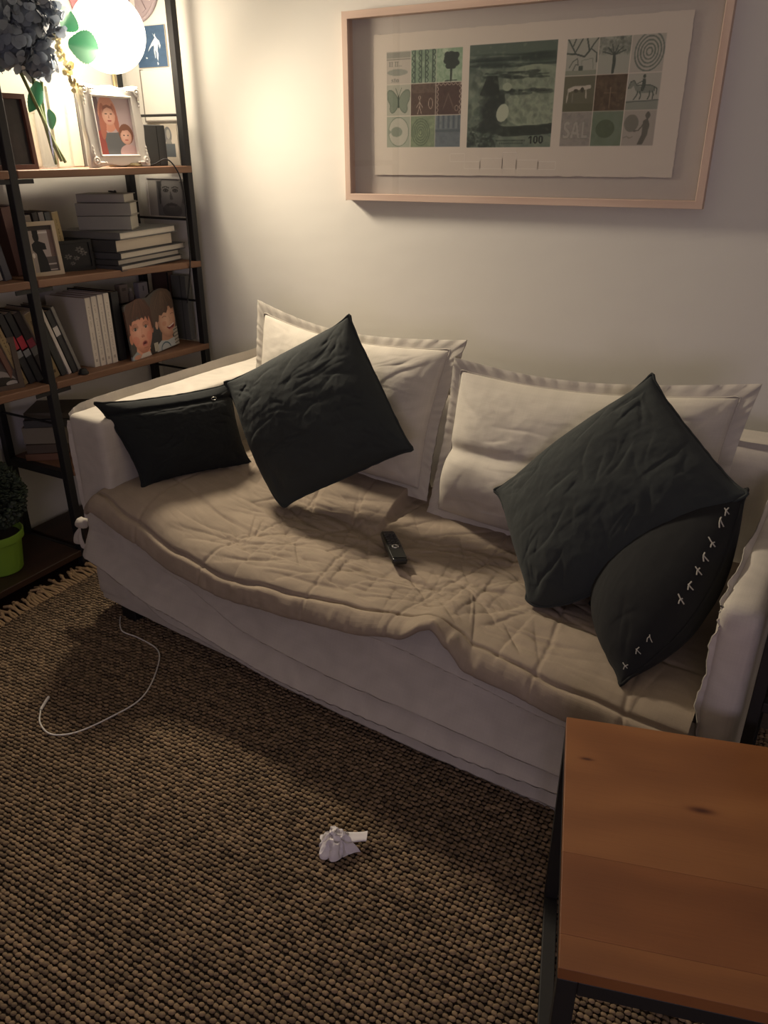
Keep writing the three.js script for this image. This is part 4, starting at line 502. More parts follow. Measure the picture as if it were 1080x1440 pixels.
{ // cut-out photo print of two children
  const w = 0.335, h = 0.238, t = thing('cutout_photo', 'cut-out photo print of two small children standing on the third shelf', 'photo', sp(0.952, BY(2, 0.96), 0.045), FX + 0.17); t.rotation.order = 'YXZ'; t.rotation.x = -0.06;
  const o = [[-0.5, 0], [-0.5, 0.9], [-0.47, 0.93], [-0.36, 0.95], [-0.22, 0.985], [-0.12, 0.97], [-0.03, 0.96], [0.02, 0.99], [0.13, 1.03], [0.22, 1.05], [0.32, 1.04], [0.42, 1.0], [0.48, 0.93], [0.5, 0.8], [0.5, 0.02]]; const sh = new THREE.Shape(); o.forEach(([x, y], i) => (i ? sh.lineTo(x * w, y * h) : sh.moveTo(x * w, y * h)));
  const g = new THREE.ExtrudeGeometry(sh, { depth: 0.008, bevelEnabled: false }).translate(0, 0, -0.004), uv = g.attributes.uv, pp = g.attributes.position; for (let i = 0; i < uv.count; i++) uv.setXY(i, pp.getX(i) / w + 0.5, pp.getY(i) / (h * 1.06));
  part('photo_print', g, photoMat((c, W2, H2) => {
    const X = (x) => x * W2, Y = (y) => y * H2, pl = (col, pts, lw) => poly(c, col, pts.map(([x, y]) => [X(x), Y(y)]), lw), e = (col, x, y, rx, ry, r) => el(c, col, X(x), Y(y), X(rx), Y(ry), r); c.fillStyle = '#4a4541'; c.fillRect(0, 0, W2, H2); pl('#3b3a3a', [[0.44, 0.3], [0.62, 0.55], [0.62, 0.9], [0.4, 0.9]]);
    // left child: round pink face, fringe of brown hair, surprised mouth
    pl('#d99a80', [[0.12, 0.75], [0.34, 0.75], [0.4, 0.95], [0.08, 0.95]]); e('#c98468', 0.035, 0.66, 0.032, 0.075); e('#b9735b', 0.475, 0.6, 0.022, 0.06);
    c.save(); c.beginPath(); c.moveTo(X(0.035), Y(0.4)); c.bezierCurveTo(X(0.02), Y(0.68), X(0.09), Y(0.8), X(0.19), Y(0.9)); c.bezierCurveTo(X(0.25), Y(0.95), X(0.31), Y(0.93), X(0.37), Y(0.86)); c.bezierCurveTo(X(0.47), Y(0.72), X(0.49), Y(0.56), X(0.47), Y(0.36)); c.closePath(); const g1 = c.createRadialGradient(X(0.2), Y(0.58), 10, X(0.25), Y(0.58), X(0.27)); g1.addColorStop(0, '#eeb79f'); g1.addColorStop(0.6, '#dc9a80'); g1.addColorStop(1, '#ab6a54'); c.fillStyle = g1; c.fill(); c.clip(); c.globalAlpha = 0.35; e('#d97a66', 0.12, 0.7, 0.07, 0.07); e('#d97a66', 0.4, 0.68, 0.06, 0.07); e('#8d5745', 0.14, 0.5, 0.07, 0.05); e('#8d5745', 0.36, 0.49, 0.065, 0.05); c.globalAlpha = 1; c.restore();
    for (const x of [0.145, 0.355]) { e('#d8c4b8', x, 0.525, 0.036, 0.02); e('#2a201d', x, 0.522, 0.022, 0.023); e('#e8ded6', x - 0.006, 0.515, 0.006, 0.006); pl('#6b4536', [[x - 0.042, 0.508], [x, 0.494], [x + 0.04, 0.506]], 4); c.globalAlpha = 0.6; pl('#9a6a52', [[x - 0.045, 0.455], [x, 0.44], [x + 0.045, 0.452]], 7); c.globalAlpha = 1; }
    c.globalAlpha = 0.5; pl('#c27d66', [[0.27, 0.54], [0.25, 0.64]], 8); c.globalAlpha = 1; e('#d28c74', 0.268, 0.655, 0.032, 0.024); e('#8f4f41', 0.25, 0.667, 0.008, 0.007); e('#8f4f41', 0.288, 0.665, 0.008, 0.007); e('#b65d58', 0.285, 0.775, 0.052, 0.042, -0.1); e('#5d2526', 0.285, 0.77, 0.034, 0.02, -0.1); e('#cf7f75', 0.288, 0.802, 0.036, 0.012); c.globalAlpha = 0.4; e('#9a5a47', 0.29, 0.845, 0.045, 0.012); c.globalAlpha = 1;
    pl('#4d3126', [[0, 0.62], [0, 0.22], [0.05, 0.13], [0.16, 0.07], [0.3, 0.06], [0.42, 0.12], [0.5, 0.26], [0.51, 0.55], [0.475, 0.6], [0.465, 0.46], [0.44, 0.37], [0.42, 0.46], [0.38, 0.36], [0.34, 0.42], [0.3, 0.34], [0.26, 0.4], [0.22, 0.33], [0.17, 0.4], [0.13, 0.34], [0.08, 0.46], [0.05, 0.42], [0.03, 0.58]]);
    for (let k = 0; k < 60; k++) { const x = rr(0.02, 0.49); c.globalAlpha = 0.5; pl(['#6d4736', '#2f1d17', '#82563f'][k % 3], [[0.27 + (x - 0.25) * 0.35, 0.08 + rr(0, 0.03)], [x, rr(0.26, 0.4)]], 3); } c.globalAlpha = 1;
    pl('#9aa3a8', [[0, 0.92], [0.1, 0.86], [0.2, 0.97], [0.2, 1], [0, 1]]); pl('#d2c9c0', [[0.14, 1], [0.2, 0.92], [0.34, 0.92], [0.4, 1]]); e('#cf947b', 0.1, 0.95, 0.07, 0.035); pl('#2f2825', [[0.36, 0.9], [0.46, 0.82], [0.5, 0.86], [0.5, 1], [0.38, 1]]);
    // right child: laughing, turned to the right, long fringe
    pl('#b98a70', [[0.66, 0.72], [0.86, 0.74], [0.9, 0.9], [0.62, 0.9]]); c.save(); c.beginPath(); c.moveTo(X(0.6), Y(0.38)); c.bezierCurveTo(X(0.58), Y(0.62), X(0.66), Y(0.78), X(0.8), Y(0.82)); c.bezierCurveTo(X(0.9), Y(0.83), X(0.97), Y(0.72), X(0.985), Y(0.56)); c.lineTo(X(0.985), Y(0.3)); c.closePath(); const g2 = c.createRadialGradient(X(0.8), Y(0.54), 10, X(0.82), Y(0.54), X(0.25)); g2.addColorStop(0, '#dcb399'); g2.addColorStop(0.6, '#c4967c'); g2.addColorStop(1, '#936953'); c.fillStyle = g2; c.fill(); c.restore();
    e('#cda189', 0.575, 0.57, 0.028, 0.065); c.globalAlpha = 0.8; pl('#5b4033', [[0.715, 0.475], [0.76, 0.462], [0.8, 0.476]], 6); pl('#5b4033', [[0.9, 0.455], [0.94, 0.446], [0.975, 0.46]], 6); c.globalAlpha = 0.5; pl('#a87a63', [[0.86, 0.48], [0.885, 0.55], [0.86, 0.565]], 6); e('#c28368', 0.74, 0.58, 0.045, 0.04); c.globalAlpha = 1;
    pl('#7b3532', [[0.775, 0.645], [0.85, 0.635], [0.955, 0.6], [0.945, 0.66], [0.9, 0.7], [0.84, 0.705]]); pl('#e6dcd2', [[0.79, 0.645], [0.85, 0.637], [0.95, 0.603], [0.945, 0.624], [0.85, 0.662]]); pl('#c17a70', [[0.82, 0.695], [0.87, 0.68], [0.92, 0.675], [0.9, 0.7], [0.85, 0.708]]);
    pl('#574539', [[0.5, 0.5], [0.5, 0.24], [0.55, 0.12], [0.66, 0.04], [0.82, 0.02], [0.93, 0.07], [0.99, 0.2], [0.985, 0.36], [0.93, 0.38], [0.87, 0.26], [0.855, 0.2], [0.86, 0.36], [0.82, 0.42], [0.76, 0.4], [0.71, 0.44], [0.66, 0.42], [0.63, 0.52], [0.6, 0.52], [0.57, 0.48], [0.54, 0.6]]);
    for (let k = 0; k < 60; k++) { const x = rr(0.52, 0.98); c.globalAlpha = 0.5; pl(['#7d6552', '#3b2d25', '#917660'][k % 3], [[0.78 + (x - 0.76) * 0.3, 0.05 + rr(0, 0.03)], [x, rr(0.22, 0.4)]], 3); } c.globalAlpha = 1;
    pl('#b3b8b8', [[0.5, 0.9], [0.62, 0.83], [0.76, 0.86], [0.92, 0.84], [0.92, 1], [0.5, 1]]); c.strokeStyle = '#4c6676'; c.lineWidth = 16; c.beginPath(); c.ellipse(X(0.7), Y(0.98), X(0.1), Y(0.1), 0, Math.PI, 6.1); c.stroke(); pl('#a9a294', [[0.9, 0.7], [1, 0.68], [1, 1], [0.92, 1]]); for (let k = 0; k < 5; k++) pl('#37332f', [[0.91, 0.73 + k * 0.055], [1, 0.71 + k * 0.055]], 9); pl('#bdb8a6', [[0.46, 0.83], [0.54, 0.83], [0.54, 0.97], [0.46, 0.97]]); for (let k = 1; k < 4; k++) pl('#8d8a7c', [[0.46 + k * 0.02, 0.83], [0.46 + k * 0.02, 0.97]], 2);
  }, 1024, 760, 0.3), t);
  part('rear_strut', box(0.03, h * 0.7, 0.003, 0, h * 0.35, -0.02).rotateX(0.05), M.steelBlack, t);
}
// prints on the back wall seen through the open end of the shelf
function card(name, label, category, w, h, pos, turn, draw, th = 0.004, cw = 400, ch = 400) { const t = thing(name, label, category, pos, turn); part('print', plane(w, h, 0, h / 2, 0, 0.001), photoMat(draw, cw, ch, 0.6), t); part('backing_card', rbox(w + 0.002, h + 0.002, th, 0.001, 0, h / 2, -th / 2 - 0.0006), M.paper, t); return t; }
card('art_card', 'blue card with a ragged white figure pinned to the wall beside the lamp', 'card', 0.155, 0.142, [-2.522, 1.797, ZB + 0.007], 0, (g, w, h) => { g.fillStyle = '#3d5878'; g.fillRect(0, 0, w, h); for (let i = 0; i < 60; i++) { g.globalAlpha = 0.12; el(g, '#28405c', rr(0, w), rr(0, h), 40, 20); } g.globalAlpha = 1; const c = '#dfe6ea'; poly(g, c, [[262, 118], [250, 96], [232, 70], [256, 92], [270, 74], [268, 98], [290, 128], [318, 150], [330, 196], [318, 228], [308, 196], [296, 176], [292, 214], [284, 232], [290, 286], [278, 344], [266, 318], [262, 246], [250, 236], [252, 300], [240, 322], [236, 244], [240, 190], [214, 196], [188, 214], [150, 250], [178, 206], [214, 164], [238, 138]]); poly(g, c, [[272, 350], [284, 372], [268, 386], [262, 362]]); poly(g, c, [[118, 300], [140, 306], [132, 318], [112, 312]]); });
{ const t = thing('blank_canvas', 'blank white stretched canvas on the back wall below the blue card', 'canvas', [-2.496, 1.603, ZB + 0.022]); part('canvas_face', rbox(0.176, 0.184, 0.018, 0.004, 0, 0.092, -0.010), std({ color: C(0.70, 0.68, 0.63), bumpMap: linenBump, bumpScale: 0.0004 }), t); part('stretcher_edge', [rbox(0.186, 0.006, 0.02, 0.002, 0, -0.002, -0.011), rbox(0.005, 0.19, 0.02, 0.002, -0.0905, 0.092, -0.011)], std({ color: C(0.2, 0.18, 0.16) }), t); }
card('postcard', 'small pale postcard of a grey bust on a plinth, beside the black box', 'card', 0.085, 0.152, [-2.447, 1.4375, ZB + 0.04], 0, (g, w, h) => { g.fillStyle = '#cfc6b8'; g.fillRect(0, 0, w, h); el(g, '#74757a', w * 0.42, h * 0.27, w * 0.24, h * 0.21); el(g, '#a6a39c', w * 0.45, h * 0.24, w * 0.12, h * 0.12); poly(g, '#8a8a86', [[w * 0.32, h * 0.36], [w * 0.58, h * 0.36], [w * 0.66, h * 0.5], [w * 0.24, h * 0.5]]); g.fillStyle = '#5b6268'; g.fillRect(w * 0.1, h * 0.48, w * 0.72, h * 0.32); });
{ // fan-like round ornament and pink ornament
  const t = thing('wall_disc', 'round grey woven disc ornament hanging on the wall above the lamp', 'ornament', [-2.585, 2.085, ZB + 0.012]); const m1 = std({ color: C(0.34, 0.28, 0.30) }), m2 = std({ color: C(0.62, 0.58, 0.56) });
  part('rim', new THREE.TorusGeometry(0.13, 0.008, 8, 48), m1, t); part('disc_plate', new THREE.CylinderGeometry(0.128, 0.128, 0.006, 48).rotateX(Math.PI / 2), m1, t);
  for (let i = 0; i < 12; i++) { const a = i / 12 * Math.PI * 2; part('blade', rbox(0.07, 0.024, 0.006, 0.003).translate(0.078, 0, 0.005).rotateZ(a), i % 2 ? m2 : m1, t); } part('hub', new THREE.SphereGeometry(0.028, 16, 10).scale(1, 1, 0.4).translate(0, 0, 0.006), m2, t);
  const q = thing('pink_ornament', 'pink dotted pointed ornament hanging on the left wall at the top of the picture', 'ornament', [XB + 0.012, 1.945, SHZ - 1.075], FX); part('ornament_body', new THREE.LatheGeometry([[0, 0], [0.012, 0.02], [0.03, 0.07], [0.036, 0.12], [0.024, 0.16], [0, 0.175]].map((p) => new THREE.Vector2(...p)), 24).scale(1, 1, 0.25), std({ color: C(0.55, 0.18, 0.2) }), q); const d = []; for (let i = 0; i < 26; i++) { const y = rr(0.03, 0.15), r = 0.03 * Math.sin(Math.min(1, y / 0.1) * 1.5); d.push(new THREE.SphereGeometry(0.003, 6, 5).translate(rr(-r, r) * 0.8, y, 0.008)); } part('dots', d, std({ color: C(0.75, 0.6, 0.58) }), q);
}
// boxes on the top shelf
function carton(name, label, w, h, d, mat, pos, turn, extra) { const t = thing(name, label, 'box', pos, turn); part('box_body', rbox(w, h, d, 0.004, 0, h / 2, -d / 2), mat, t); if (extra) extra(t); return t; }
carton('black_box', 'dark grey upright box between the ornate frame and the right post on the top shelf', 0.118, 0.145, 0.09, std({ color: C(0.045, 0.047, 0.05), roughness: 0.5 }), sp(1.102, 1.4375, 0.06), FX, (t) => { part('lid_seam', box(0.002, 0.14, 0.002, 0.012, 0.0725, 0), M.steelBlack, t); });
carton('white_board', 'tall cream board standing behind the flower vase on the top shelf', 0.12, 0.262, 0.014, std({ color: C(0.62, 0.58, 0.48) }), sp(0.80, 1.4375, 0.20), FX, (t) => part('edge_strip', box(0.012, 0.262, 0.016, 0.066, 0.131, -0.007), std({ color: C(0.12, 0.11, 0.1) }), t));
carton('storage_box', 'cream storage box at the back of the top shelf, behind the flowers', 0.2, 0.2, 0.09, std({ color: C(0.58, 0.52, 0.42) }), sp(0.60, 1.4375, 0.235), FX, (t) => part('lid', rbox(0.204, 0.03, 0.094, 0.003, 0, 0.188, -0.045), std({ color: C(0.62, 0.56, 0.46) }), t));

// ------------------------------------------------------------------ vase of flowers
{
  const t = thing('flower_vase', 'clear glass vase of drooping blue-grey flowers with green leaves on the top shelf', 'vase', sp(0.655, 1.4375, 0.11)); const q = (s, y, d) => V3(...sp(s, y, d)).sub(V3(...sp(0.655, 1.4375, 0.11)));
  part('glass_vase', new THREE.LatheGeometry([[0, 0.004], [0.05, 0.004], [0.053, 0.01], [0.058, 0.235], [0.061, 0.238], [0.0625, 0.234], [0.0575, 0.006], [0.052, 0], [0, 0]].map((p) => new THREE.Vector2(...p)), 48), new THREE.MeshPhysicalMaterial({ color: 0xffffff, transmission: 1, roughness: 0.03, thickness: 0, ior: 1.45, side: THREE.DoubleSide }), t);
  const stem = std({ color: C(0.12, 0.15, 0.06) }); for (const [a, b, c] of [[[0.685, 1.455, 0.10], [0.63, 1.58, 0.11], [0.60, 1.72, 0.09]], [[0.66, 1.45, 0.12], [0.62, 1.6, 0.10], [0.575, 1.74, 0.07]], [[0.69, 1.46, 0.12], [0.645, 1.56, 0.12], [0.64, 1.76, 0.09]], [[0.66, 1.46, 0.09], [0.615, 1.58, 0.09], [0.53, 1.72, 0.06]]]) part('stem', tube([q(...a), q(...b), q(...c)], 0.0056, 20, 7), stem, t);
  const petal = (r) => { const g = new THREE.PlaneGeometry(r * 1.5, r * 1.6, 3, 3).translate(0, r * 0.8, 0), p = g.attributes.position; for (let i = 0; i < p.count; i++) { const x = p.getX(i), y = p.getY(i) / (r * 1.6); p.setX(i, x * (0.18 + 0.95 * Math.sin(Math.PI * Math.min(1, 0.1 + 0.86 * y)))); p.setZ(i, 0.5 * r * y * y + 4 * x * x); } return g; };
  const petalMat = new THREE.MeshPhysicalMaterial({ color: C(0.20, 0.235, 0.29), roughness: 0.8, transmission: 0.25, thickness: 0, side: THREE.DoubleSide }); seed = 4242;
  for (const [s, y, d, R, n] of [[0.56, 1.86, 0.055, 0.082, 210], [0.50, 1.80, 0.06, 0.075, 180], [0.60, 1.765, 0.06, 0.06, 130], [0.65, 1.88, 0.05, 0.055, 100], [0.44, 1.88, 0.05, 0.08, 150]]) { const gs = []; for (let i = 0; i < n; i++) { const dir = V3(rr(-1, 1), rr(-1, 1), rr(-1, 1)).normalize(); const g = petal(rr(0.014, 0.023)); const qq = new THREE.Quaternion().setFromUnitVectors(V3(0, 0, 1), dir); g.rotateX(rr(-0.5, 0.3)).rotateZ(rr(0, 6)).applyQuaternion(qq); const c = q(s, y, d).addScaledVector(dir, R * rr(0.72, 1)); gs.push(g.translate(c.x, c.y, c.z)); } gs.push(new THREE.SphereGeometry(R * 0.72, 16, 12).translate(...q(s, y, d).toArray())); part('bloom', gs, petalMat, t); }
  const leafMat = new THREE.MeshPhysicalMaterial({ color: C(0.035, 0.20, 0.10), roughness: 0.7, transmission: 0.12, thickness: 0, side: THREE.DoubleSide });
  const leaf = (c, L, w, rz, rx) => { const g = grid(26, 10, (a, b) => { const x = (b - 0.5) * 2, ser = 1 + 0.05 * Math.sin(a * 70); const hw = w * Math.sin(Math.PI * Math.min(1, a * 0.94 + 0.05)) ** 0.8 * ser; return V3(a * L, x * hw, -0.1 * L * a * a + 0.25 * Math.abs(x) * hw); }, [L, w * 2]); g.rotateZ(rz).rotateX(rx).rotateY(FX); const p = q(...c); part('leaf', g.translate(p.x, p.y, p.z), leafMat, t); };
  leaf([0.705, 1.815, 0.02], 0.145, 0.05, -0.05, 0.2); leaf([0.70, 1.855, 0.03], 0.10, 0.04, 0.75, -0.3); leaf([0.60, 1.70, 0.07], 0.10, 0.03, -1.9, 0.2); leaf([0.64, 1.62, 0.09], 0.07, 0.02, -1.2, 0.3);
  const cream = std({ color: C(0.60, 0.52, 0.32), side: THREE.DoubleSide }); { const gs = []; for (let i = 0; i < 70; i++) { const f = i / 70, g = petal(rr(0.008, 0.013)); g.rotateX(rr(-1, 1)).rotateY(rr(0, 6)).rotateZ(rr(-1, 1)); const p = q(0.665 + 0.06 * f + rr(-0.012, 0.012), 1.83 - 0.15 * f + rr(-0.012, 0.012), 0.035 + rr(-0.012, 0.012)); gs.push(g.translate(p.x, p.y, p.z)); } part('dried_sprig', gs, cream, t); }
}

// ------------------------------------------------------------------ books
function book(label, w, h, d, color, pos, turn, lean, group, o = {}) { // upright, spine to the front (+z local), thickness along x
  const t = thing('book', label, 'book', pos, turn, group); t.rotation.order = 'YXZ'; t.rotation.z = lean;
  const m = std({ color: C(...color), roughness: 0.6 }); const c = 0.0022;
  part('cover', [rbox(c, h, d, 0.001, -w / 2 + c / 2, h / 2, -d / 2), rbox(c, h, d, 0.001, w / 2 - c / 2, h / 2, -d / 2), rbox(w, h, c * 1.2, 0.001, 0, h / 2, -c * 0.6)], m, t);
  part('pages', box(w - 2 * c, h - 0.006, d - 0.008, 0, h / 2, -d / 2), M.page, t);
  for (const [y, hh, col] of o.bands || []) part('spine_band', box(w * 0.98, hh, 0.0008, 0, y * h, 0.0004), std({ color: C(...col), roughness: 0.6 }), t);
  if (o.text) { const tx = canvasTex(64, 512, (g, W2, H2) => { g.fillStyle = o.text[0]; g.fillRect(0, 0, W2, H2); g.fillStyle = o.text[1]; seed = o.text[2] || 5; for (let y = 60; y < 430; y += 12) if (rnd() < 0.72) g.fillRect(24 + rr(0, 3), y, 11, rr(5, 10)); g.fillRect(20, 455, 24, 22); }); part('spine_title', plane(w * 0.96, h * 0.98, 0, h / 2, 0.0005, 0.0008), std({ map: tx, roughness: 0.7 }), t); }
  return t;
}
function flatBook(label, w, d, th, color, pos, turn, group, pageColor) { // lying; x = width, page edges visible on +z and the sides, spine at -z
  const t = thing('book', label, 'book', pos, turn, group); const m = std({ color: C(...color), roughness: 0.55 }), c = 0.0025;
  part('cover', [rbox(w, c, d, 0.001, 0, c / 2, 0), rbox(w, c, d, 0.001, 0, th - c / 2, 0), rbox(c, th, d, 0.001, -w / 2 + c / 2, th / 2, 0)], m, t);
  part('pages', box(w - c - 0.008, th - 2 * c, d - 0.014, 0.0, th / 2, 0), pageColor ? std({ color: C(...pageColor) }) : M.page, t); return t;
}
// second shelf, leaning books at the left of the post
[[0.10, 0.03, 0.20, [0.45, 0.37, 0.22], 'thin cream paperback, leftmost of those leaning on the second shelf'], [0.135, 0.022, 0.19, [0.5, 0.42, 0.27], 'cream paperback with dark lettering leaning second from left on the second shelf'], [0.172, 0.026, 0.235, [0.06, 0.055, 0.06], 'black book leaning third from left on the second shelf'], [0.207, 0.026, 0.24, [0.12, 0.12, 0.13], 'charcoal book leaning fourth from left on the second shelf'], [0.245, 0.030, 0.245, [0.09, 0.085, 0.085], 'thick dark grey book leaning fifth from left on the second shelf'], [0.283, 0.026, 0.25, [0.33, 0.31, 0.27], 'pale grey book leaning sixth from left on the second shelf'], [0.318, 0.026, 0.245, [0.1, 0.1, 0.11], 'slate book leaning just left of the steel post on the second shelf']].forEach(([s, w, h, c, l], i) => book(l, w, h, 0.17, c, sp(s + 0.02, BY(1, s) + 0.002, 0.06), FX, 0.17, 'books leaning left of the post on the second shelf', i < 2 ? { text: ['#8f7d58', '#3a3026', 11 + i] } : {}));
// second shelf, upright books behind the small frames
[[0.425, 0.042, 0.225, [0.16, 0.085, 0.07], 'reddish brown book beside the steel post, behind the cream photo frame'], [0.463, 0.018, 0.23, [0.62, 0.56, 0.48], 'thin white book next to the reddish brown one on the second shelf'], [0.495, 0.034, 0.195, [0.55, 0.5, 0.44], 'pale patterned book behind the cream photo frame'], [0.532, 0.022, 0.205, [0.055, 0.05, 0.05], 'black book right of the pale patterned one on the second shelf'], [0.558, 0.022, 0.205, [0.28, 0.26, 0.25], 'grey book between two dark ones on the second shelf'], [0.585, 0.024, 0.205, [0.07, 0.075, 0.08], 'slate book left of the cream one behind the small black frame'], [0.617, 0.028, 0.205, [0.53, 0.46, 0.32], 'cream book at the right end of the upright row, behind the small black frame']].forEach(([s, w, h, c, l], i) => book(l, w, h, 0.15, c, sp(s + 0.03, BY(1, s) + 0.002, 0.135), FX, 0.09, 'upright books on the second shelf', i === 6 ? { text: ['#a08e68', '#6b5b3e', 21] } : i === 2 ? { text: ['#9b9186', '#4b443c', 31] } : {}));
// second shelf, stack lying flat
{
  let y = BY(1, 0.95); const st = [[0.40, 0.28, 0.020, [0.05, 0.05, 0.055], 0.955, 0.16, 0.14, 'thin dark art book at the bottom of the flat stack', [0.6, 0.55, 0.46]], [0.395, 0.27, 0.020, [0.06, 0.06, 0.06], 0.955, 0.165, 0.12, 'thin dark art book second from the bottom of the flat stack', [0.55, 0.5, 0.42]], [0.42, 0.28, 0.024, [0.07, 0.07, 0.075], 0.975, 0.165, 0.13, 'wide grey covered art book third from the bottom of the flat stack', [0.6, 0.55, 0.46]], [0.36, 0.26, 0.044, [0.055, 0.055, 0.055], 0.945, 0.165, 0.12, 'thick pale paged art book under the white edged one in the flat stack', [0.62, 0.54, 0.43]], [0.365, 0.30, 0.026, [0.16, 0.16, 0.155], 0.955, 0.175, 0.14, 'white edged art book on top of the large books in the flat stack', [0.68, 0.63, 0.54]]];
  for (const [w, d, th, c, s, dd, a, l, pc] of st) { flatBook(l, w, d, th, c, sp(s, y, dd), FX + a, 'large art books stacked flat', pc); y += th + 0.0008; }
  for (const [w, d, th, c, s, dd, a, l] of [[0.15, 0.20, 0.050, [0.33, 0.32, 0.28], 0.905, 0.16, 0.55, 'thick grey paperback, lowest of three on the art books'], [0.15, 0.205, 0.046, [0.29, 0.28, 0.25], 0.905, 0.16, 0.58, 'grey paperback in the middle of the three on the art books'], [0.13, 0.185, 0.030, [0.38, 0.36, 0.32], 0.91, 0.165, 0.45, 'small grey book topmost of the three on the art books']]) { flatBook(l, w, d, th, c, sp(s, y, dd), FX + a, 'small books on the art books', [0.5, 0.47, 0.41]); y += th + 0.0008; }
  const t = thing('trinket', 'tiny dark twisted trinket lying on the topmost small book', 'trinket', sp(0.93, y, 0.15)); part('trinket_ring', new THREE.TorusGeometry(0.012, 0.003, 8, 20).scale(1.2, 1, 0.7).rotateX(1.35).translate(0, 0.004, 0), M.steel, t); part('trinket_bead', new THREE.SphereGeometry(0.005, 10, 8).translate(0.014, 0.005, 0), M.steelBlack, t);
}
// third shelf, leaning books
const red = [0.42, 0.03, 0.05], gry = [0.22, 0.22, 0.22];
[[0.285, 0.020, 0.21, [0.15, 0.07, 0.05], 'brown paperback leaning at the far left of the third shelf', {}], [0.315, 0.026, 0.225, [0.5, 0.4, 0.27], 'cream paperback leaning left of the red banded books', { text: ['#94805b', '#5d4c32', 41] }], [0.348, 0.026, 0.265, [0.022, 0.022, 0.025], 'black book with red band, first of three on the third shelf', { bands: [[0.57, 0.05, red], [0.44, 0.03, gry]] }], [0.380, 0.026, 0.265, [0.02, 0.02, 0.022], 'black book with red band, middle of three on the third shelf', { bands: [[0.57, 0.05, red], [0.44, 0.03, gry]] }], [0.414, 0.028, 0.262, [0.03, 0.022, 0.022], 'dark book with faded red band, third of three on the third shelf', { bands: [[0.56, 0.03, [0.25, 0.03, 0.05]], [0.44, 0.03, [0.13, 0.13, 0.12]]] }], [0.452, 0.028, 0.255, [0.47, 0.39, 0.27], 'cream paperback leaning behind the steel post on the third shelf', { text: ['#8c7a58', '#4d3b25', 51] }], [0.486, 0.026, 0.262, [0.03, 0.032, 0.034], 'dark book leaning just right of the steel post on the third shelf', {}], [0.512, 0.014, 0.258, [0.62, 0.57, 0.52], 'thin white book leaning on the third shelf', {}], [0.535, 0.022, 0.25, [0.028, 0.028, 0.03], 'black book with a white label leaning on the third shelf', { bands: [[0.68, 0.035, [0.55, 0.52, 0.48]]] }], [0.560, 0.014, 0.262, [0.2, 0.19, 0.17], 'thin grey book, last of the leaning row on the third shelf', {}]].forEach(([s, w, h, c, l, o]) => book(l, w, h, 0.16, c, sp(s, BY(2, s) + 0.002, 0.055), FX, 0.30, 'books leaning on the third shelf', o));
for (let i = 0; i < 4; i++) book(['thick white volume, leftmost of a matching set on the third shelf', 'thick white volume, second from left of a matching set', 'thick white volume, third from left of a matching set', 'thick white volume at the right end of a matching set'][i], 0.0272, 0.262 + 0.002 * i, 0.2, [0.62, 0.575, 0.51], sp(0.647 + i * 0.0278, BY(2, 0.69), 0.06 - i * 0.003), FX + 0.06, 0, 'matching white volumes', { text: ['#d3cabd', '#a89f92', 60 + i] });
book('black binder standing between the white volumes and the children photo', 0.036, 0.268, 0.24, [0.018, 0.018, 0.02], sp(0.782, BY(2, 0.78), 0.06), FX, 0, undefined);
{ const t = thing('rubber_cap', 'small black rubber stopper near the front edge of the third shelf', 'stopper', sp(0.535, BY(2, 0.53), 0.012)); part('stopper_body', new THREE.LatheGeometry([[0, 0], [0.018, 0], [0.019, 0.004], [0.015, 0.012], [0.012, 0.02], [0, 0.022]].map((p) => new THREE.Vector2(...p)), 24), M.steelBlack, t); part('stopper_collar', new THREE.TorusGeometry(0.0165, 0.003, 8, 24).rotateX(Math.PI / 2).translate(0, 0.006, 0), M.steel, t); }
carton('dark_chest', 'low black chest at the back of the third shelf behind the children photo', 0.33, 0.185, 0.14, std({ color: C(0.02, 0.02, 0.022), roughness: 0.6 }), sp(1.0, BY(2, 1.0), 0.185), FX, (t) => part('lid', rbox(0.334, 0.02, 0.144, 0.003, 0, 0.18, -0.07), M.steelBlack, t));
carton('small_carton', 'small pale pink carton standing on the black chest at the left', 0.045, 0.075, 0.03, std({ color: C(0.34, 0.29, 0.27) }), sp(0.965, BY(2, 1.0) + 0.191, 0.2), FX, (t) => part('printed_label', box(0.02, 0.012, 0.001, 0, 0.055, 0.0005), std({ color: C(0.2, 0.17, 0.16) }), t));
carton('small_carton', 'small grey-white carton standing on the black chest at the right', 0.055, 0.07, 0.03, std({ color: C(0.33, 0.31, 0.32) }), sp(1.075, BY(2, 1.0) + 0.191, 0.2), FX, (t) => part('printed_label', box(0.006, 0.02, 0.001, 0, 0.045, 0.0005), std({ color: C(0.15, 0.14, 0.15) }), t));
{ const t = thing('small_bottle', 'tiny pale bottle between two cartons on the black chest', 'bottle', sp(1.015, BY(2, 1.0) + 0.191, 0.215)); part('bottle_body', new THREE.LatheGeometry([[0, 0], [0.012, 0], [0.0125, 0.028], [0.006, 0.036], [0.006, 0.042], [0, 0.042]].map((p) => new THREE.Vector2(...p)), 20), std({ color: C(0.32, 0.28, 0.25) }), t); part('cap', new THREE.CylinderGeometry(0.007, 0.007, 0.012, 16).translate(0, 0.047, 0), M.paper, t); }
carton('brown_folder', 'reddish brown upright folder at the back right of the third shelf', 0.10, 0.29, 0.03, std({ color: C(0.085, 0.05, 0.04) }), [-2.56, BY(2, 1.2), ZB + 0.075], 0, (t) => part('folder_strip', box(0.006, 0.29, 0.032, 0.046, 0.145, -0.0145), M.steelBlack, t));
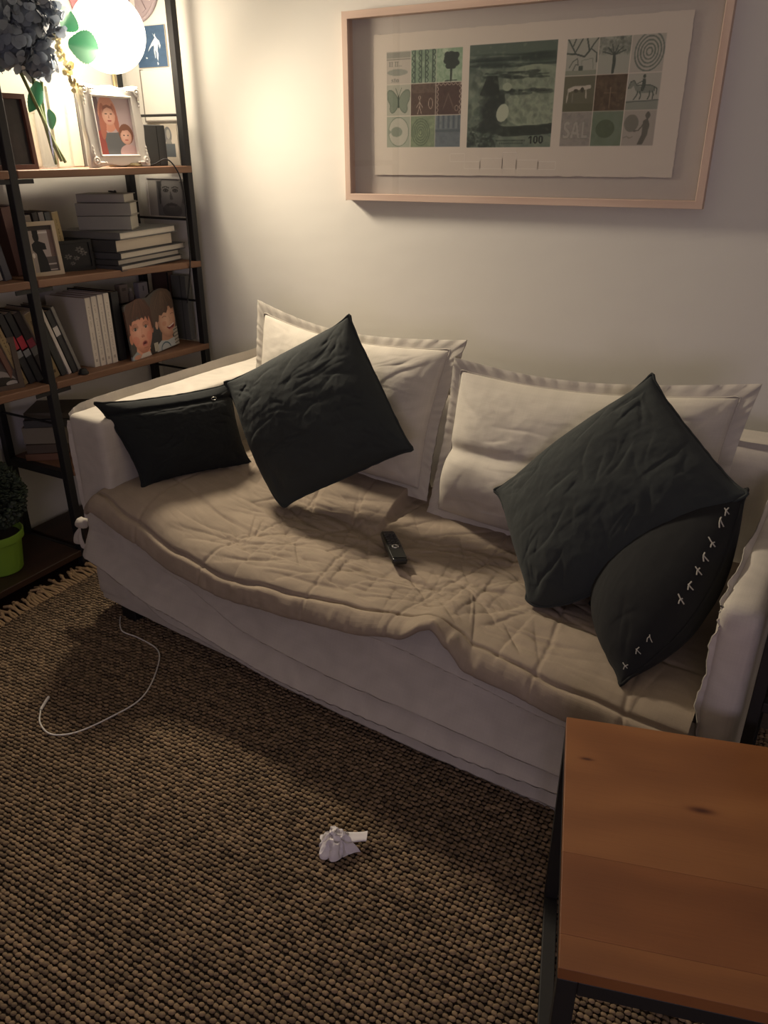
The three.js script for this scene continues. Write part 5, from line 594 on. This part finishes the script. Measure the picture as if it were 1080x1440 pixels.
carton('grey_folder', 'dull grey upright folder beside the right post on the third shelf', 0.085, 0.28, 0.03, std({ color: C(0.12, 0.12, 0.11) }), [-2.455, BY(2, 1.2), ZB + 0.075], 0, (t) => part('folder_strip', box(0.005, 0.28, 0.032, 0.012, 0.14, -0.0145), std({ color: C(0.07, 0.07, 0.065) }), t));
// fourth shelf, stacked books
{ let y = BY(3); for (const [w, d, th, c, dd, a, l, pc] of [[0.2, 0.28, 0.028, [0.2, 0.1, 0.06], 0.18, 0.62, 'brown book at the bottom of the dim stack beside the sofa arm', [0.3, 0.25, 0.18]], [0.19, 0.27, 0.036, [0.1, 0.075, 0.055], 0.18, 0.66, 'dark brown book second from bottom of the dim stack beside the sofa arm', [0.22, 0.18, 0.13]], [0.19, 0.27, 0.066, [0.23, 0.2, 0.15], 0.18, 0.6, 'thick beige paged book in the dim stack beside the sofa arm', [0.5, 0.42, 0.29]], [0.18, 0.26, 0.03, [0.05, 0.05, 0.05], 0.18, 0.7, 'black book on the thick beige one in the dim stack', [0.3, 0.27, 0.2]], [0.17, 0.24, 0.024, [0.1, 0.085, 0.07], 0.18, 0.6, 'thin dark book topmost in the dim stack beside the sofa arm', [0.3, 0.26, 0.2]]]) { flatBook(l, w, d, th, c, sp(0.545, y, dd), FX + a, 'stacked books on the fourth shelf', pc); y += th + 0.0008; } }
// potted ball shrub on the lowest board
{
  const t = thing('potted_shrub', 'clipped dark green ball shrub in a bright green pot on the lowest board', 'plant', sp(0.125, BY(4) , 0.135)); const gm = std({ color: C(0.20, 0.36, 0.035), roughness: 0.45 });
  part('pot', new THREE.LatheGeometry([[0, 0], [0.066, 0], [0.07, 0.006], [0.084, 0.125], [0.09, 0.126], [0.094, 0.13], [0.096, 0.158], [0.092, 0.16], [0.086, 0.156], [0.08, 0.13], [0, 0.12]].map((p) => new THREE.Vector2(...p)), 48), gm, t);
  part('soil', new THREE.CylinderGeometry(0.082, 0.082, 0.01, 32).translate(0, 0.135, 0), std({ color: C(0.03, 0.02, 0.014) }), t);
  part('stem', tube([V3(0, 0.12, 0), V3(0.004, 0.2, 0.003), V3(0, 0.28, 0)], 0.008, 8, 8), std({ color: C(0.08, 0.055, 0.035) }), t);
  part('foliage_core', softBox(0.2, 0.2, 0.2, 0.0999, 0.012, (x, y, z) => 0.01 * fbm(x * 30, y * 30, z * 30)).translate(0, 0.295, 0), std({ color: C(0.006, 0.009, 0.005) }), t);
  const lg = new THREE.SphereGeometry(1, 6, 4).scale(0.0075, 0.0025, 0.0105).translate(0, 0, 0.008); const im = new THREE.InstancedMesh(lg, std({ color: C(1, 1, 1), roughness: 0.6 }), 2600); im.name = 'foliage'; im.userData.kind = 'stuff'; const m4 = new THREE.Matrix4(), col = new THREE.Color(); seed = 777;
  for (let i = 0; i < 2600; i++) { const d = V3(rr(-1, 1), rr(-1, 1), rr(-1, 1)).normalize(), q = new THREE.Quaternion().setFromUnitVectors(V3(0, 0, 1), d.clone().add(V3(rr(-0.8, 0.8), rr(-0.8, 0.8), rr(-0.8, 0.8))).normalize()); m4.compose(d.clone().multiplyScalar(rr(0.1, 0.122)).add(V3(0, 0.295, 0)), q, V3(1, 1, 1).multiplyScalar(rr(0.8, 1.3))); im.setMatrixAt(i, m4); const k = rr(0.6, 1.5); col.setRGB(0.022 * k, 0.034 * k, 0.02 * k); im.setColorAt(i, col); }
  im.castShadow = im.receiveShadow = true; t.add(im);
}

renderer.render(scene, camera);
